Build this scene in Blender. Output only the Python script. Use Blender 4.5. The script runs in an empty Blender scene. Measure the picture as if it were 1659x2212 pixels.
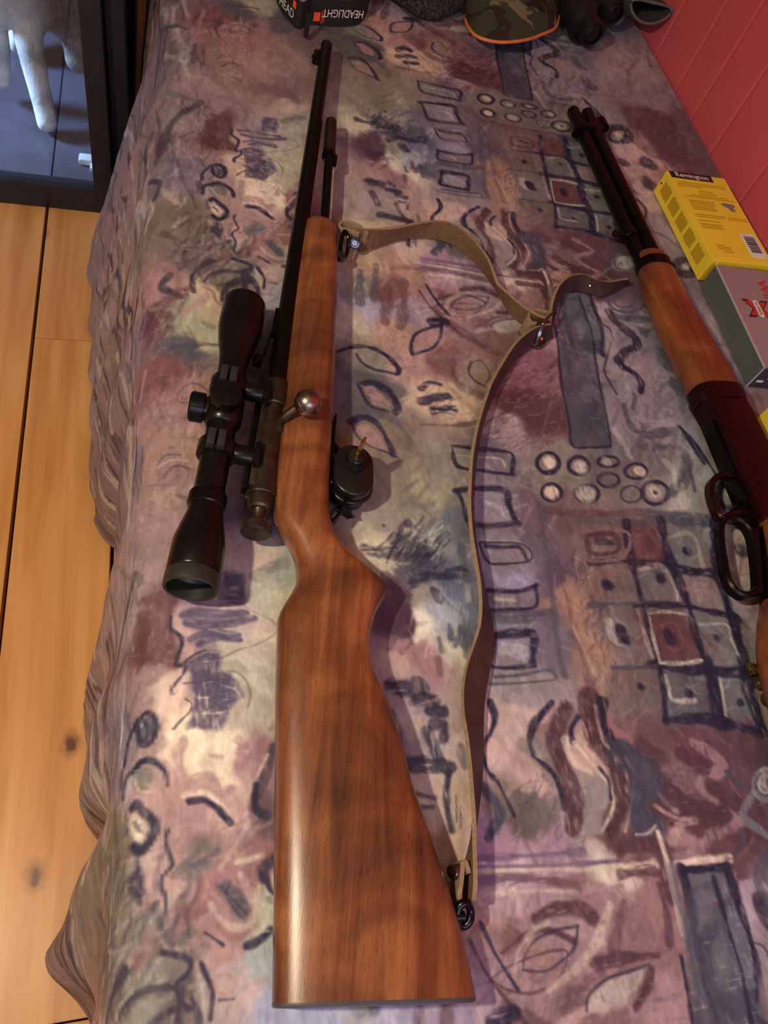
import bpy, bmesh, math, random
import numpy as np
from mathutils import Vector, Matrix

random.seed(7)
rng = np.random.default_rng(7)
scene = bpy.context.scene
COL = scene.collection

# ------------------------------------------------------------------ camera
W, H, FPX = 1659, 2212, 1629.6
M = np.array([[0.95973618, -0.14332072, 0.2415898],
              [0.00131414, 0.86232865, 0.50634728],
              [-0.28089986, -0.48564233, 0.82779635]])
_u, _s, _v = np.linalg.svd(M)
M = _u @ _v                      # room axes seen from the camera
ZB = 0.45                        # height of the bed top above the floor
CAMH = 0.57                      # camera above the bed top
cam = bpy.data.cameras.new('camera')
cam.sensor_fit = 'VERTICAL'
cam.sensor_height = 36.0
cam.lens = FPX / H * 36.0
cam.clip_start = 0.02
camo = bpy.data.objects.new('camera', cam)
COL.objects.link(camo)
R3 = M.T
camo.matrix_world = Matrix([[R3[0, 0], R3[0, 1], R3[0, 2], 0.0],
                            [R3[1, 0], R3[1, 1], R3[1, 2], 0.0],
                            [R3[2, 0], R3[2, 1], R3[2, 2], ZB + CAMH],
                            [0, 0, 0, 1]])
scene.camera = camo

# ------------------------------------------------------------------ world and lights
world = bpy.data.worlds.new('room_air')
scene.world = world
world.use_nodes = True
bg = world.node_tree.nodes['Background']
bg.inputs[0].default_value = (0.62, 0.66, 0.80, 1)
bg.inputs[1].default_value = 0.06


def lamp(name, kind, loc, energy, color, size=0.05, size_y=None, target=None):
    l = bpy.data.lights.new(name, kind)
    l.energy = energy
    l.color = color
    if kind == 'AREA':
        l.size = size
        if size_y:
            l.shape = 'RECTANGLE'
            l.size_y = size_y
    else:
        l.shadow_soft_size = size
    o = bpy.data.objects.new(name, l)
    COL.objects.link(o)
    o.location = loc
    if target is not None:
        d = Vector(target) - Vector(loc)
        o.rotation_euler = d.to_track_quat('-Z', 'Y').to_euler()
    return o


lamp('bedside_lamp_bulb', 'POINT', (-0.44, 0.10, ZB + 0.82), 31.0, (1.0, 0.80, 0.57), 0.022)
lamp('cat_blue_light', 'AREA', (-2.10, 1.95, 0.95), 9.0, (0.45, 0.66, 1.0), 0.5, 0.7, (-0.38, 1.60, 0.02)).data.spread = math.radians(32)  # added narrow blue beam on the cat, no window there
lamp('window_daylight_front', 'AREA', (0.25, -1.45, 1.55), 19.0, (0.60, 0.70, 1.0), 1.3, 1.1, (0.3, 0.5, 0.45))

vs = scene.view_settings
vs.view_transform = 'Standard'
vs.look = 'None'
vs.gamma = 1.0
vs.use_curve_mapping = False
vs.exposure = 0.0


# ------------------------------------------------------------------ measuring
def P(u, v, z=0.0):
    """photo pixel -> room point at height z above the bed top"""
    d = M.T @ np.array([u - W / 2, -(v - H / 2), -FPX])
    t = (z - CAMH) / d[2]
    return np.array([d[0] * t, d[1] * t, ZB + z])


def pxm(u, v, z=0.0):
    return float(np.linalg.norm(P(u + 1, v, z) - P(u, v, z)))


# ------------------------------------------------------------------ helpers
def srgb(r, g, b, a=1.0):
    def f(c):
        c /= 255.0
        return c / 12.92 if c <= 0.04045 else ((c + 0.055) / 1.055) ** 2.4
    return (f(r), f(g), f(b), a)


def root_of(o):
    while o.parent:
        o = o.parent
    return o


def thing(name, label, cat, loc, group=None):
    o = bpy.data.objects.new(name, None)
    o.empty_display_size = 0.05
    COL.objects.link(o)
    o.location = loc
    tag(o, label, cat, group)
    return o


def tag(o, label=None, cat=None, group=None, kind=None):
    if label: o['label'] = label
    if cat: o['category'] = cat
    if group: o['group'] = group
    if kind: o['kind'] = kind
    return o


def obj(name, vf, mat, parent=None, smooth=35, attr=None, loc=None):
    verts, faces = vf
    verts = np.asarray(verts, float).reshape(-1, 3)
    off = np.zeros(3)
    if parent is not None:
        off = np.array(root_of(parent).location)
    elif loc is not None:
        off = np.array(loc, float)
    me = bpy.data.meshes.new(name)
    me.from_pydata((verts - off).tolist(), [], faces)
    if attr is not None:
        at = me.attributes.new('rc', 'FLOAT_VECTOR', 'POINT')
        at.data.foreach_set('vector', np.asarray(attr, np.float32).ravel())
    if isinstance(mat, (list, tuple)):
        for m in mat: me.materials.append(m)
    else:
        me.materials.append(mat)
    bm = bmesh.new()
    bm.from_mesh(me)
    bmesh.ops.recalc_face_normals(bm, faces=bm.faces)
    bm.to_mesh(me)
    bm.free()
    if smooth:
        me.shade_smooth()
        me.set_sharp_from_angle(angle=math.radians(smooth))
    o = bpy.data.objects.new(name, me)
    COL.objects.link(o)
    if parent is not None:
        o.parent = parent
    elif loc is not None:
        o.location = loc
    return o


def join(*vfs):
    V, F, n = [], [], 0
    for v, f in vfs:
        v = np.asarray(v, float).reshape(-1, 3)
        V.append(v)
        F += [[i + n for i in q] for q in f]
        n += len(v)
    return np.vstack(V), F


def loft(rings, cap0=True, cap1=True, closed=True):
    rings = [np.asarray(r, float) for r in rings]
    n = len(rings[0])
    F = []
    for i in range(len(rings) - 1):
        for j in range(n if closed else n - 1):
            k = (j + 1) % n
            F.append([i * n + j, i * n + k, (i + 1) * n + k, (i + 1) * n + j])
    if cap0: F.append(list(range(n))[::-1])
    if cap1: F.append([(len(rings) - 1) * n + j for j in range(n)])
    return np.vstack(rings), F


def unit(v):
    v = np.asarray(v, float)
    return v / np.linalg.norm(v)


def basis(d, up=(0, 0, 1)):
    d = unit(d)
    up = np.asarray(up, float)
    if abs(d @ up) > 0.97: up = np.array([1.0, 0, 0])
    a = unit(np.cross(up, d))
    b = np.cross(d, a)
    return a, b


def lathe(p, d, prof, n=32, cap0=True, cap1=True):
    """profile [(distance along d, radius)] turned about the axis p + s d"""
    p = np.asarray(p, float)
    d = unit(d)
    a, b = basis(d)
    th = np.linspace(0, 2 * math.pi, n, endpoint=False)
    rings = [p + d * s + r * (np.cos(th)[:, None] * a + np.sin(th)[:, None] * b) for s, r in prof]
    return loft(rings, cap0, cap1)


def cyl(p, q, r, n=24, bev=0.0):
    p = np.asarray(p, float); q = np.asarray(q, float)
    L = np.linalg.norm(q - p)
    pr = [(0, r), (L, r)] if not bev else [(0, r - bev), (bev, r), (L - bev, r), (L, r - bev)]
    return lathe(p, q - p, pr, n)


def smooth_path(pts, m=8, closed=False):
    pts = np.asarray(pts, float)
    n = len(pts)
    out = []
    rng_ = range(n if closed else n - 1)
    for i in rng_:
        if closed:
            p0, p1, p2, p3 = pts[i - 1], pts[i], pts[(i + 1) % n], pts[(i + 2) % n]
        else:
            p0, p1, p2, p3 = pts[max(i - 1, 0)], pts[i], pts[i + 1], pts[min(i + 2, n - 1)]
        for t in np.linspace(0, 1, m, endpoint=False):
            out.append(0.5 * ((2 * p1) + (-p0 + p2) * t + (2 * p0 - 5 * p1 + 4 * p2 - p3) * t * t
                              + (-p0 + 3 * p1 - 3 * p2 + p3) * t ** 3))
    if not closed: out.append(pts[-1])
    return np.array(out)


def sweep(path, sect, up=(0, 0, 1), closed=False, scale=None):
    """sweep a 2D section (side, up) along path, keeping 'up' fixed"""
    path = np.asarray(path, float)
    n = len(path)
    rings = []
    for i in range(n):
        if closed:
            d = path[(i + 1) % n] - path[i - 1]
        else:
            d = path[min(i + 1, n - 1)] - path[max(i - 1, 0)]
        a, b = basis(d, up)
        k = 1 if scale is None else scale[i]
        rings.append(np.array([path[i] + (a * x + b * y) * k for x, y in sect]))
    if closed:
        rings.append(rings[0])
        return loft(rings, False, False)
    return loft(rings)


def circ(r, n=12):
    return [(r * math.cos(t), r * math.sin(t)) for t in np.linspace(0, 2 * math.pi, n, endpoint=False)]


def rect(w, h, b=0.0):
    w /= 2; h /= 2
    if not b: return [(-w, -h), (w, -h), (w, h), (-w, h)]
    return [(-w + b, -h), (w - b, -h), (w, -h + b), (w, h - b), (w - b, h), (-w + b, h), (-w, h - b), (-w, -h + b)]


def tube(path, r, n=12, closed=False):
    return sweep(path, circ(r, n), closed=closed)


def box(c, size, ax=None, bev=0.0):
    """box with centre c, full size, axes ax (3 vectors)"""
    bm = bmesh.new()
    bmesh.ops.create_cube(bm, size=1.0)
    for v in bm.verts:
        v.co = Vector((v.co.x * size[0], v.co.y * size[1], v.co.z * size[2]))
    if bev:
        bmesh.ops.bevel(bm, geom=bm.edges[:], offset=bev, segments=2, affect='EDGES', profile=0.6)
    V = np.array([list(v.co) for v in bm.verts])
    F = [[v.index for v in f.verts] for f in bm.faces]
    bm.free()
    if ax is not None:
        V = V @ np.array([unit(a) for a in ax])
    return V + np.asarray(c, float), F


def prism(outline, z0, z1, bev=0.0):
    """vertical prism from a XY outline, bevelled rims"""
    o = np.asarray(outline, float)[:, :2]
    c = o.mean(0)
    def ring(z, ins):
        q = o.copy()
        if ins:
            d = np.roll(o, -1, 0) - np.roll(o, 1, 0)
            nrm = np.stack([d[:, 1], -d[:, 0]], 1)
            nrm /= np.linalg.norm(nrm, axis=1)[:, None] + 1e-9
            area = np.sum(o[:, 0] * np.roll(o[:, 1], -1) - np.roll(o[:, 0], -1) * o[:, 1])
            if area < 0: nrm = -nrm
            q = o - nrm * ins
        return np.column_stack([q, np.full(len(q), z)])
    if bev:
        rs = [ring(z0, bev), ring(z0 + bev, 0), ring(z1 - bev, 0), ring(z1 - bev * .3, bev * .35), ring(z1, bev)]
    else:
        rs = [ring(z0, 0), ring(z1, 0)]
    return loft(rs)


def text(body, name, mat, parent, origin, xd, yd, size, thick=0.0003, width=None, align='LEFT', bold=0.0):
    cu = bpy.data.curves.new(name, 'FONT')
    cu.body = body
    cu.size = 1.0
    cu.align_x = align
    cu.resolution_u = 3
    cu.offset = bold
    to = bpy.data.objects.new(name, cu)
    COL.objects.link(to)
    dg = bpy.context.evaluated_depsgraph_get()
    me = to.evaluated_get(dg).to_mesh()
    V = np.array([list(v.co) for v in me.vertices])
    F = [list(p.vertices) for p in me.polygons]
    to.to_mesh_clear()
    bpy.data.objects.remove(to)
    bpy.data.curves.remove(cu)
    if width:
        V[:, 0] *= width / (V[:, 0].max() - V[:, 0].min()) / size
    xd = unit(xd); yd = unit(yd)
    n = np.cross(xd, yd)
    X = np.asarray(origin, float) + size * (V[:, :1] * xd + V[:, 1:2] * yd) + n * thick
    return obj(name, (X, F), mat, parent, smooth=0)


# ------------------------------------------------------------------ materials
def mat_new(name):
    m = bpy.data.materials.new(name)
    m.use_nodes = True
    nt = m.node_tree
    b = nt.nodes['Principled BSDF']
    return m, nt, b


def N(nt, kind, **kw):
    n = nt.nodes.new(kind)
    for k, v in kw.items():
        if k.startswith('i_'):
            key = k[2:]
            n.inputs[int(key) if key.isdigit() else key.replace('_', ' ')].default_value = v
        else:
            setattr(n, k, v)
    return n


def ramp(nt, stops):
    r = nt.nodes.new('ShaderNodeValToRGB')
    e = r.color_ramp.elements
    while len(e) < len(stops): e.new(0.5)
    for i, (p, c) in enumerate(stops):
        e[i].position = p
        e[i].color = c
    return r


def plain(name, col, rough=0.5, metal=0.0, var=0.15, scale=60, bump=0.0, spec=None, coat=0.0, bscale=None):
    """colour with a slight noise variation, optional fine relief"""
    m, nt, b = mat_new(name)
    tc = N(nt, 'ShaderNodeTexCoord')
    nz = N(nt, 'ShaderNodeTexNoise', i_Scale=scale, i_Detail=4.0)
    nt.links.new(tc.outputs['Object'], nz.inputs['Vector'])
    lo = tuple(c * (1 - var) for c in col[:3]) + (1,)
    hi = tuple(min(1, c * (1 + var)) for c in col[:3]) + (1,)
    r = ramp(nt, [(0.3, lo), (0.7, hi)])
    nt.links.new(nz.outputs['Fac'], r.inputs['Fac'])
    nt.links.new(r.outputs['Color'], b.inputs['Base Color'])
    b.inputs['Roughness'].default_value = rough
    b.inputs['Metallic'].default_value = metal
    if spec is not None: b.inputs['Specular IOR Level'].default_value = spec
    if coat: b.inputs['Coat Weight'].default_value = coat
    if bump:
        n2 = N(nt, 'ShaderNodeTexNoise', i_Scale=bscale or scale * 6, i_Detail=3.0)
        nt.links.new(tc.outputs['Object'], n2.inputs['Vector'])
        bp = N(nt, 'ShaderNodeBump', i_Strength=bump, i_Distance=0.001)
        nt.links.new(n2.outputs['Fac'], bp.inputs['Height'])
        nt.links.new(bp.outputs['Normal'], b.inputs['Normal'])
    return m


def wood(name, dark, mid, light, rough=0.32, scl=(4, 60, 60), coat=0.35, blot=9.0, pores=True):
    """oiled walnut: long grain along the first 'rc' axis, figure blotches, dark pores"""
    m, nt, b = mat_new(name)
    at = N(nt, 'ShaderNodeAttribute', attribute_name='rc')
    mp = N(nt, 'ShaderNodeMapping')
    mp.inputs['Scale'].default_value = scl
    nt.links.new(at.outputs['Vector'], mp.inputs['Vector'])
    g = N(nt, 'ShaderNodeTexNoise', i_Scale=1.0, i_Detail=6.0, i_Roughness=0.62, i_Distortion=0.7)
    nt.links.new(mp.outputs['Vector'], g.inputs['Vector'])
    f = N(nt, 'ShaderNodeTexNoise', i_Scale=blot, i_Detail=2.0, i_Distortion=1.2)
    mp2 = N(nt, 'ShaderNodeMapping')
    mp2.inputs['Scale'].default_value = (1.6, 1.2, 1.0)
    nt.links.new(at.outputs['Vector'], mp2.inputs['Vector'])
    nt.links.new(mp2.outputs['Vector'], f.inputs['Vector'])
    mx = N(nt, 'ShaderNodeMath', operation='MULTIPLY_ADD', i_1=0.55)
    nt.links.new(g.outputs['Fac'], mx.inputs[0])
    hf = N(nt, 'ShaderNodeMath', operation='MULTIPLY', i_1=0.45)
    nt.links.new(f.outputs['Fac'], hf.inputs[0])
    nt.links.new(hf.outputs[0], mx.inputs[2])
    r = ramp(nt, [(0.34, dark), (0.5, mid), (0.66, light)])
    nt.links.new(mx.outputs[0], r.inputs['Fac'])
    colr = r.outputs['Color']
    if pores:
        mp3 = N(nt, 'ShaderNodeMapping')
        mp3.inputs['Scale'].default_value = (130, 1500, 1500)
        nt.links.new(at.outputs['Vector'], mp3.inputs['Vector'])
        pn = N(nt, 'ShaderNodeTexNoise', i_Scale=1.0, i_Detail=2.0)
        nt.links.new(mp3.outputs['Vector'], pn.inputs['Vector'])
        pr = ramp(nt, [(0.30, (0.45, 0.36, 0.32, 1)), (0.42, (1, 1, 1, 1))])
        nt.links.new(pn.outputs['Fac'], pr.inputs['Fac'])
        mm = N(nt, 'ShaderNodeMix', data_type='RGBA', blend_type='MULTIPLY')
        mm.inputs['Factor'].default_value = 0.8
        nt.links.new(colr, mm.inputs['A'])
        nt.links.new(pr.outputs['Color'], mm.inputs['B'])
        colr = mm.outputs['Result']
        bp = N(nt, 'ShaderNodeBump', i_Strength=0.12, i_Distance=0.0006)
        nt.links.new(pn.outputs['Fac'], bp.inputs['Height'])
        nt.links.new(bp.outputs['Normal'], b.inputs['Normal'])
    nt.links.new(colr, b.inputs['Base Color'])
    b.inputs['Roughness'].default_value = rough
    b.inputs['Coat Weight'].default_value = coat
    b.inputs['Coat Roughness'].default_value = 0.30
    return m


MAT = {}
MAT['walnut'] = wood('oiled_walnut', srgb(64, 36, 22), srgb(114, 67, 38), srgb(162, 104, 60))
MAT['walnut2'] = wood('lever_rifle_walnut', srgb(80, 42, 20), srgb(122, 68, 34), srgb(154, 92, 50), scl=(5, 50, 50))
MAT['blued'] = plain('blued_steel', srgb(34, 31, 28), 0.34, 0.85, 0.25, 40)
MAT['steel_old'] = plain('worn_gunmetal', srgb(82, 74, 60), 0.42, 0.9, 0.3, 90, 0.15)
MAT['ball'] = plain('polished_bolt_steel', srgb(150, 138, 122), 0.30, 1.0, 0.25, 120, 0.1)
MAT['scope'] = plain('scope_black_anodised', srgb(20, 18, 18), 0.27, 0.4, 0.15, 50)
MAT['scope_matte'] = plain('scope_grey_ring', srgb(52, 54, 48), 0.45, 0.4, 0.1, 50)
MAT['scope_grey'] = plain('scope_clamp_grey', srgb(60, 60, 62), 0.5, 0.6, 0.1, 50)
MAT['rubber'] = plain('butt_plate_plastic', srgb(70, 70, 76), 0.4, 0, 0.1, 60)
MAT['lockblack'] = plain('lock_black_enamel', srgb(20, 20, 20), 0.30, 0.0, 0.1, 60)
MAT['lockface'] = plain('lock_cylinder_bronze', srgb(66, 60, 48), 0.4, 0.7, 0.1, 60)
MAT['brass'] = plain('key_brass', srgb(196, 158, 80), 0.3, 1.0, 0.15, 90)
MAT['cart'] = plain('cartridge_brass', srgb(168, 140, 76), 0.28, 1.0, 0.2, 150)
MAT['lead'] = plain('bullet_lead', srgb(96, 84, 66), 0.45, 0.8, 0.2, 150)
MAT['primer'] = plain('primer_nickel', srgb(190, 180, 140), 0.25, 1.0, 0.1, 150)
MAT['chrome'] = plain('nickel_swivel', srgb(120, 120, 124), 0.22, 1.0, 0.15, 90)
MAT['darksteel'] = plain('swivel_dark_steel', srgb(46, 46, 50), 0.25, 0.95, 0.15, 90)
MAT['leather'] = plain('sling_leather_outside', srgb(66, 46, 40), 0.55, 0, 0.3, 70, 0.3)
MAT['leather_in'] = plain('sling_leather_flesh', srgb(112, 86, 58), 0.8, 0, 0.22, 160, 0.6)
MAT['leather_edge'] = plain('sling_leather_edge', srgb(150, 128, 98), 0.85, 0, 0.2, 300, 0.6)
MAT['reflection_steel'] = plain('lever_rifle_steel_red_reflection', srgb(58, 27, 29), 0.3, 0.8, 0.15, 40)  # the red wall's reflection is put into the base colour
MAT['yellow'] = plain('box_yellow_card', srgb(255, 226, 60), 0.45, 0, 0.03, 20)
MAT['black_print'] = plain('box_black_print', srgb(26, 24, 22), 0.5, 0, 0.1, 40)
MAT['brown_print'] = plain('box_small_print', srgb(176, 136, 20), 0.5, 0, 0.1, 40)
MAT['white_print'] = plain('box_white_print', srgb(240, 238, 230), 0.5, 0, 0.03, 40)
MAT['grey_print'] = plain('box_grey_print', srgb(130, 128, 130), 0.5, 0, 0.1, 40)
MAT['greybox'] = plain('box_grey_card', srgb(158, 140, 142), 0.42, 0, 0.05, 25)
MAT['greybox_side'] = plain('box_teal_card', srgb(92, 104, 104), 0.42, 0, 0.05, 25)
MAT['box_navy'] = plain('box_navy_end', srgb(58, 56, 74), 0.4, 0, 0.1, 40)
MAT['box_edge'] = plain('box_worn_edge', srgb(186, 184, 180), 0.6, 0, 0.1, 200)
MAT['red_print'] = plain('box_red_print', srgb(212, 52, 52), 0.5, 0, 0.05, 40)
MAT['strap_black'] = plain('headlamp_elastic', srgb(24, 24, 28), 0.75, 0, 0.2, 300, 0.6)
MAT['orange_print'] = plain('headlamp_orange_print', srgb(236, 92, 48), 0.6, 0, 0.05, 60)
MAT['rubber_black'] = plain('binocular_rubber', srgb(22, 22, 24), 0.5, 0, 0.15, 90, 0.3)
MAT['lens'] = plain('dark_lens_glass', srgb(14, 16, 18), 0.05, 0, 0.1, 30)
MAT['felt'] = plain('grey_felt', srgb(70, 66, 64), 0.95, 0, 0.25, 220, 0.9)
MAT['felt_edge'] = plain('grey_felt_edge', srgb(104, 100, 96), 0.95, 0, 0.2, 260, 0.9)
MAT['orange_pipe'] = plain('cap_orange_edge', srgb(224, 132, 64), 0.7, 0, 0.1, 90)
MAT['frame_black'] = plain('cabinet_black_paint', srgb(22, 28, 40), 0.45, 0, 0.2, 40)
MAT['cab_blue_shade'] = plain('cabinet_floor_blue_shade', srgb(74, 78, 92), 0.35, 0, 0.3, 12)  # dim blue light on the floor inside, put into the colour
MAT['white_plastic'] = plain('white_plastic', srgb(226, 228, 222), 0.5, 0, 0.05, 60)
MAT['plaster'] = plain('plaster', srgb(188, 172, 160), 0.9, 0, 0.05, 10)
MAT['mattress'] = plain('mattress_ticking', srgb(190, 182, 172), 0.9, 0, 0.05, 30)


def make_red():
    m, nt, b = mat_new('red_wall_paint')
    tc = N(nt, 'ShaderNodeTexCoord')
    nz = N(nt, 'ShaderNodeTexNoise', i_Scale=5.0, i_Detail=3.0)
    nt.links.new(tc.outputs['Object'], nz.inputs['Vector'])
    r = ramp(nt, [(0.3, srgb(214, 92, 100)), (0.7, srgb(226, 104, 110))])
    nt.links.new(nz.outputs['Fac'], r.inputs['Fac'])
    nt.links.new(r.outputs['Color'], b.inputs['Base Color'])
    b.inputs['Roughness'].default_value = 0.38
    n2 = N(nt, 'ShaderNodeTexNoise', i_Scale=260.0, i_Detail=3.0)
    nt.links.new(tc.outputs['Object'], n2.inputs['Vector'])
    bp = N(nt, 'ShaderNodeBump', i_Strength=0.25, i_Distance=0.001)
    nt.links.new(n2.outputs['Fac'], bp.inputs['Height'])
    nt.links.new(bp.outputs['Normal'], b.inputs['Normal'])
    return m


MAT['red'] = make_red()


def make_pine():
    m, nt, b = mat_new('varnished_pine')
    tc = N(nt, 'ShaderNodeTexCoord')
    oi = N(nt, 'ShaderNodeObjectInfo')
    add = N(nt, 'ShaderNodeVectorMath', operation='ADD')
    mul = N(nt, 'ShaderNodeVectorMath', operation='MULTIPLY')
    comb = N(nt, 'ShaderNodeCombineXYZ')
    for k in range(3): nt.links.new(oi.outputs['Random'], comb.inputs[k])
    nt.links.new(comb.outputs[0], mul.inputs[0])
    mul.inputs[1].default_value = (7.3, 31.7, 3.1)
    nt.links.new(tc.outputs['Object'], add.inputs[0])
    nt.links.new(mul.outputs[0], add.inputs[1])
    mp = N(nt, 'ShaderNodeMapping')
    mp.inputs['Scale'].default_value = (34, 2.2, 30)
    nt.links.new(add.outputs[0], mp.inputs['Vector'])
    g = N(nt, 'ShaderNodeTexNoise', i_Scale=1.0, i_Detail=4.0, i_Distortion=0.6)
    nt.links.new(mp.outputs['Vector'], g.inputs['Vector'])
    r = ramp(nt, [(0.25, srgb(204, 138, 70)), (0.5, srgb(230, 168, 96)), (0.75, srgb(244, 190, 120))])
    nt.links.new(g.outputs['Fac'], r.inputs['Fac'])
    # knots
    mk = N(nt, 'ShaderNodeMapping')
    mk.inputs['Scale'].default_value = (9.0, 6.0, 0.0)
    nt.links.new(add.outputs[0], mk.inputs['Vector'])
    wn = N(nt, 'ShaderNodeTexNoise', i_Scale=9.0, i_Detail=2.0)
    nt.links.new(mk.outputs['Vector'], wn.inputs['Vector'])
    ws = N(nt, 'ShaderNodeVectorMath', operation='MULTIPLY_ADD')
    nt.links.new(wn.outputs['Color'], ws.inputs[0])
    ws.inputs[1].default_value = (0.10, 0.10, 0.0)
    nt.links.new(mk.outputs['Vector'], ws.inputs[2])
    vo = N(nt, 'ShaderNodeTexVoronoi', voronoi_dimensions='2D')
    vo.inputs['Scale'].default_value = 1.0
    nt.links.new(ws.outputs[0], vo.inputs['Vector'])
    kr = ramp(nt, [(0.04, (1, 1, 1, 1)), (0.08, (0.4, 0.4, 0.4, 1)), (0.14, (0, 0, 0, 1))])
    nt.links.new(vo.outputs['Distance'], kr.inputs['Fac'])
    # only some cells hold a knot
    sep = N(nt, 'ShaderNodeSeparateColor')
    nt.links.new(vo.outputs['Color'], sep.inputs[0])
    gt = N(nt, 'ShaderNodeMath', operation='GREATER_THAN', i_1=0.40)
    nt.links.new(sep.outputs[0], gt.inputs[0])
    km = N(nt, 'ShaderNodeMath', operation='MULTIPLY')
    nt.links.new(kr.outputs['Color'], km.inputs[0])
    nt.links.new(gt.outputs[0], km.inputs[1])
    mx = N(nt, 'ShaderNodeMix', data_type='RGBA')
    nt.links.new(km.outputs[0], mx.inputs['Factor'])
    nt.links.new(r.outputs['Color'], mx.inputs['A'])
    mx.inputs['B'].default_value = srgb(112, 60, 34)
    nt.links.new(mx.outputs['Result'], b.inputs['Base Color'])
    b.inputs['Roughness'].default_value = 0.42
    b.inputs['Coat Weight'].default_value = 0.15
    b.inputs['Coat Roughness'].default_value = 0.3
    return m


MAT['pine'] = make_pine()
MAT['gap'] = plain('floor_gap_dark', srgb(34, 24, 18), 0.9, 0, 0.2, 30)


def make_camo():
    m, nt, b = mat_new('woodland_camo')
    tc = N(nt, 'ShaderNodeTexCoord')
    cols = [(srgb(58, 66, 44), None), (srgb(120, 118, 84), 0.54), (srgb(46, 34, 30), 0.55), (srgb(24, 22, 20), 0.60)]
    prev = None
    for i, (c, th) in enumerate(cols):
        if i == 0:
            prev = N(nt, 'ShaderNodeRGB').outputs[0]
            prev.default_value = c
            continue
        mp = N(nt, 'ShaderNodeMapping')
        mp.inputs['Location'].default_value = (i * 3.7, i * 1.9, i * 5.1)
        nt.links.new(tc.outputs['Object'], mp.inputs['Vector'])
        nz = N(nt, 'ShaderNodeTexNoise', i_Scale=17.0, i_Detail=2.5, i_Distortion=0.8)
        nt.links.new(mp.outputs['Vector'], nz.inputs['Vector'])
        r = ramp(nt, [(th, (0, 0, 0, 1)), (th + 0.015, (1, 1, 1, 1))])
        nt.links.new(nz.outputs['Fac'], r.inputs['Fac'])
        mx = N(nt, 'ShaderNodeMix', data_type='RGBA')
        nt.links.new(r.outputs['Color'], mx.inputs['Factor'])
        nt.links.new(prev, mx.inputs['A'])
        mx.inputs['B'].default_value = c
        prev = mx.outputs['Result']
    nt.links.new(prev, b.inputs['Base Color'])
    b.inputs['Roughness'].default_value = 0.85
    return m


MAT['camo'] = make_camo()


def make_knit():
    m, nt, b = mat_new('shaggy_dark_knit')
    tc = N(nt, 'ShaderNodeTexCoord')
    nz = N(nt, 'ShaderNodeTexNoise', i_Scale=190.0, i_Detail=5.0, i_Distortion=2.0)
    nt.links.new(tc.outputs['Object'], nz.inputs['Vector'])
    r = ramp(nt, [(0.40, srgb(16, 17, 16)), (0.60, srgb(70, 72, 66)), (0.75, srgb(110, 112, 100))])
    nt.links.new(nz.outputs['Fac'], r.inputs['Fac'])
    nt.links.new(r.outputs['Color'], b.inputs['Base Color'])
    b.inputs['Roughness'].default_value = 1.0
    bp = N(nt, 'ShaderNodeBump', i_Strength=1.0, i_Distance=0.006)
    nt.links.new(nz.outputs['Fac'], bp.inputs['Height'])
    nt.links.new(bp.outputs['Normal'], b.inputs['Normal'])
    return m


MAT['knit'] = make_knit()


def make_glass():
    m, nt, b = mat_new('cabinet_glass')
    b.inputs['Base Color'].default_value = (0.86, 0.93, 1.0, 1)
    b.inputs['Roughness'].default_value = 0.02
    b.inputs['Transmission Weight'].default_value = 1.0
    b.inputs['IOR'].default_value = 1.45
    tc = N(nt, 'ShaderNodeTexCoord')
    nz = N(nt, 'ShaderNodeTexNoise', i_Scale=4.0, i_Detail=3.0)
    nt.links.new(tc.outputs['Object'], nz.inputs['Vector'])
    r = ramp(nt, [(0.3, (0.0, 0.0, 0.0, 1)), (0.8, (0.06, 0.06, 0.06, 1))])
    nt.links.new(nz.outputs['Fac'], r.inputs['Fac'])
    nt.links.new(r.outputs['Color'], b.inputs['Roughness'])
    return m


MAT['glass'] = make_glass()


def make_fur():
    m, nt, b = mat_new('cat_fur')
    at = N(nt, 'ShaderNodeAttribute', attribute_name='rc')
    sx = N(nt, 'ShaderNodeSeparateXYZ')
    nt.links.new(at.outputs['Vector'], sx.inputs[0])
    tc = N(nt, 'ShaderNodeTexCoord')
    nz = N(nt, 'ShaderNodeTexNoise', i_Scale=70.0, i_Detail=5.0, i_Distortion=1.0)
    nt.links.new(tc.outputs['Object'], nz.inputs['Vector'])
    gr = ramp(nt, [(0.3, srgb(92, 92, 92)), (0.7, srgb(150, 148, 144))])
    nt.links.new(nz.outputs['Fac'], gr.inputs['Fac'])
    wh = ramp(nt, [(0.3, srgb(214, 212, 206)), (0.7, srgb(244, 242, 238))])
    nt.links.new(nz.outputs['Fac'], wh.inputs['Fac'])
    mx = N(nt, 'ShaderNodeMix', data_type='RGBA')
    nt.links.new(sx.outputs[0], mx.inputs['Factor'])
    nt.links.new(gr.outputs['Color'], mx.inputs['A'])
    nt.links.new(wh.outputs['Color'], mx.inputs['B'])
    nt.links.new(mx.outputs['Result'], b.inputs['Base Color'])
    b.inputs['Roughness'].default_value = 0.95
    bp = N(nt, 'ShaderNodeBump', i_Strength=0.6, i_Distance=0.004)
    nt.links.new(nz.outputs['Fac'], bp.inputs['Height'])
    nt.links.new(bp.outputs['Normal'], b.inputs['Normal'])
    return m


MAT['fur'] = make_fur()


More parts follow.
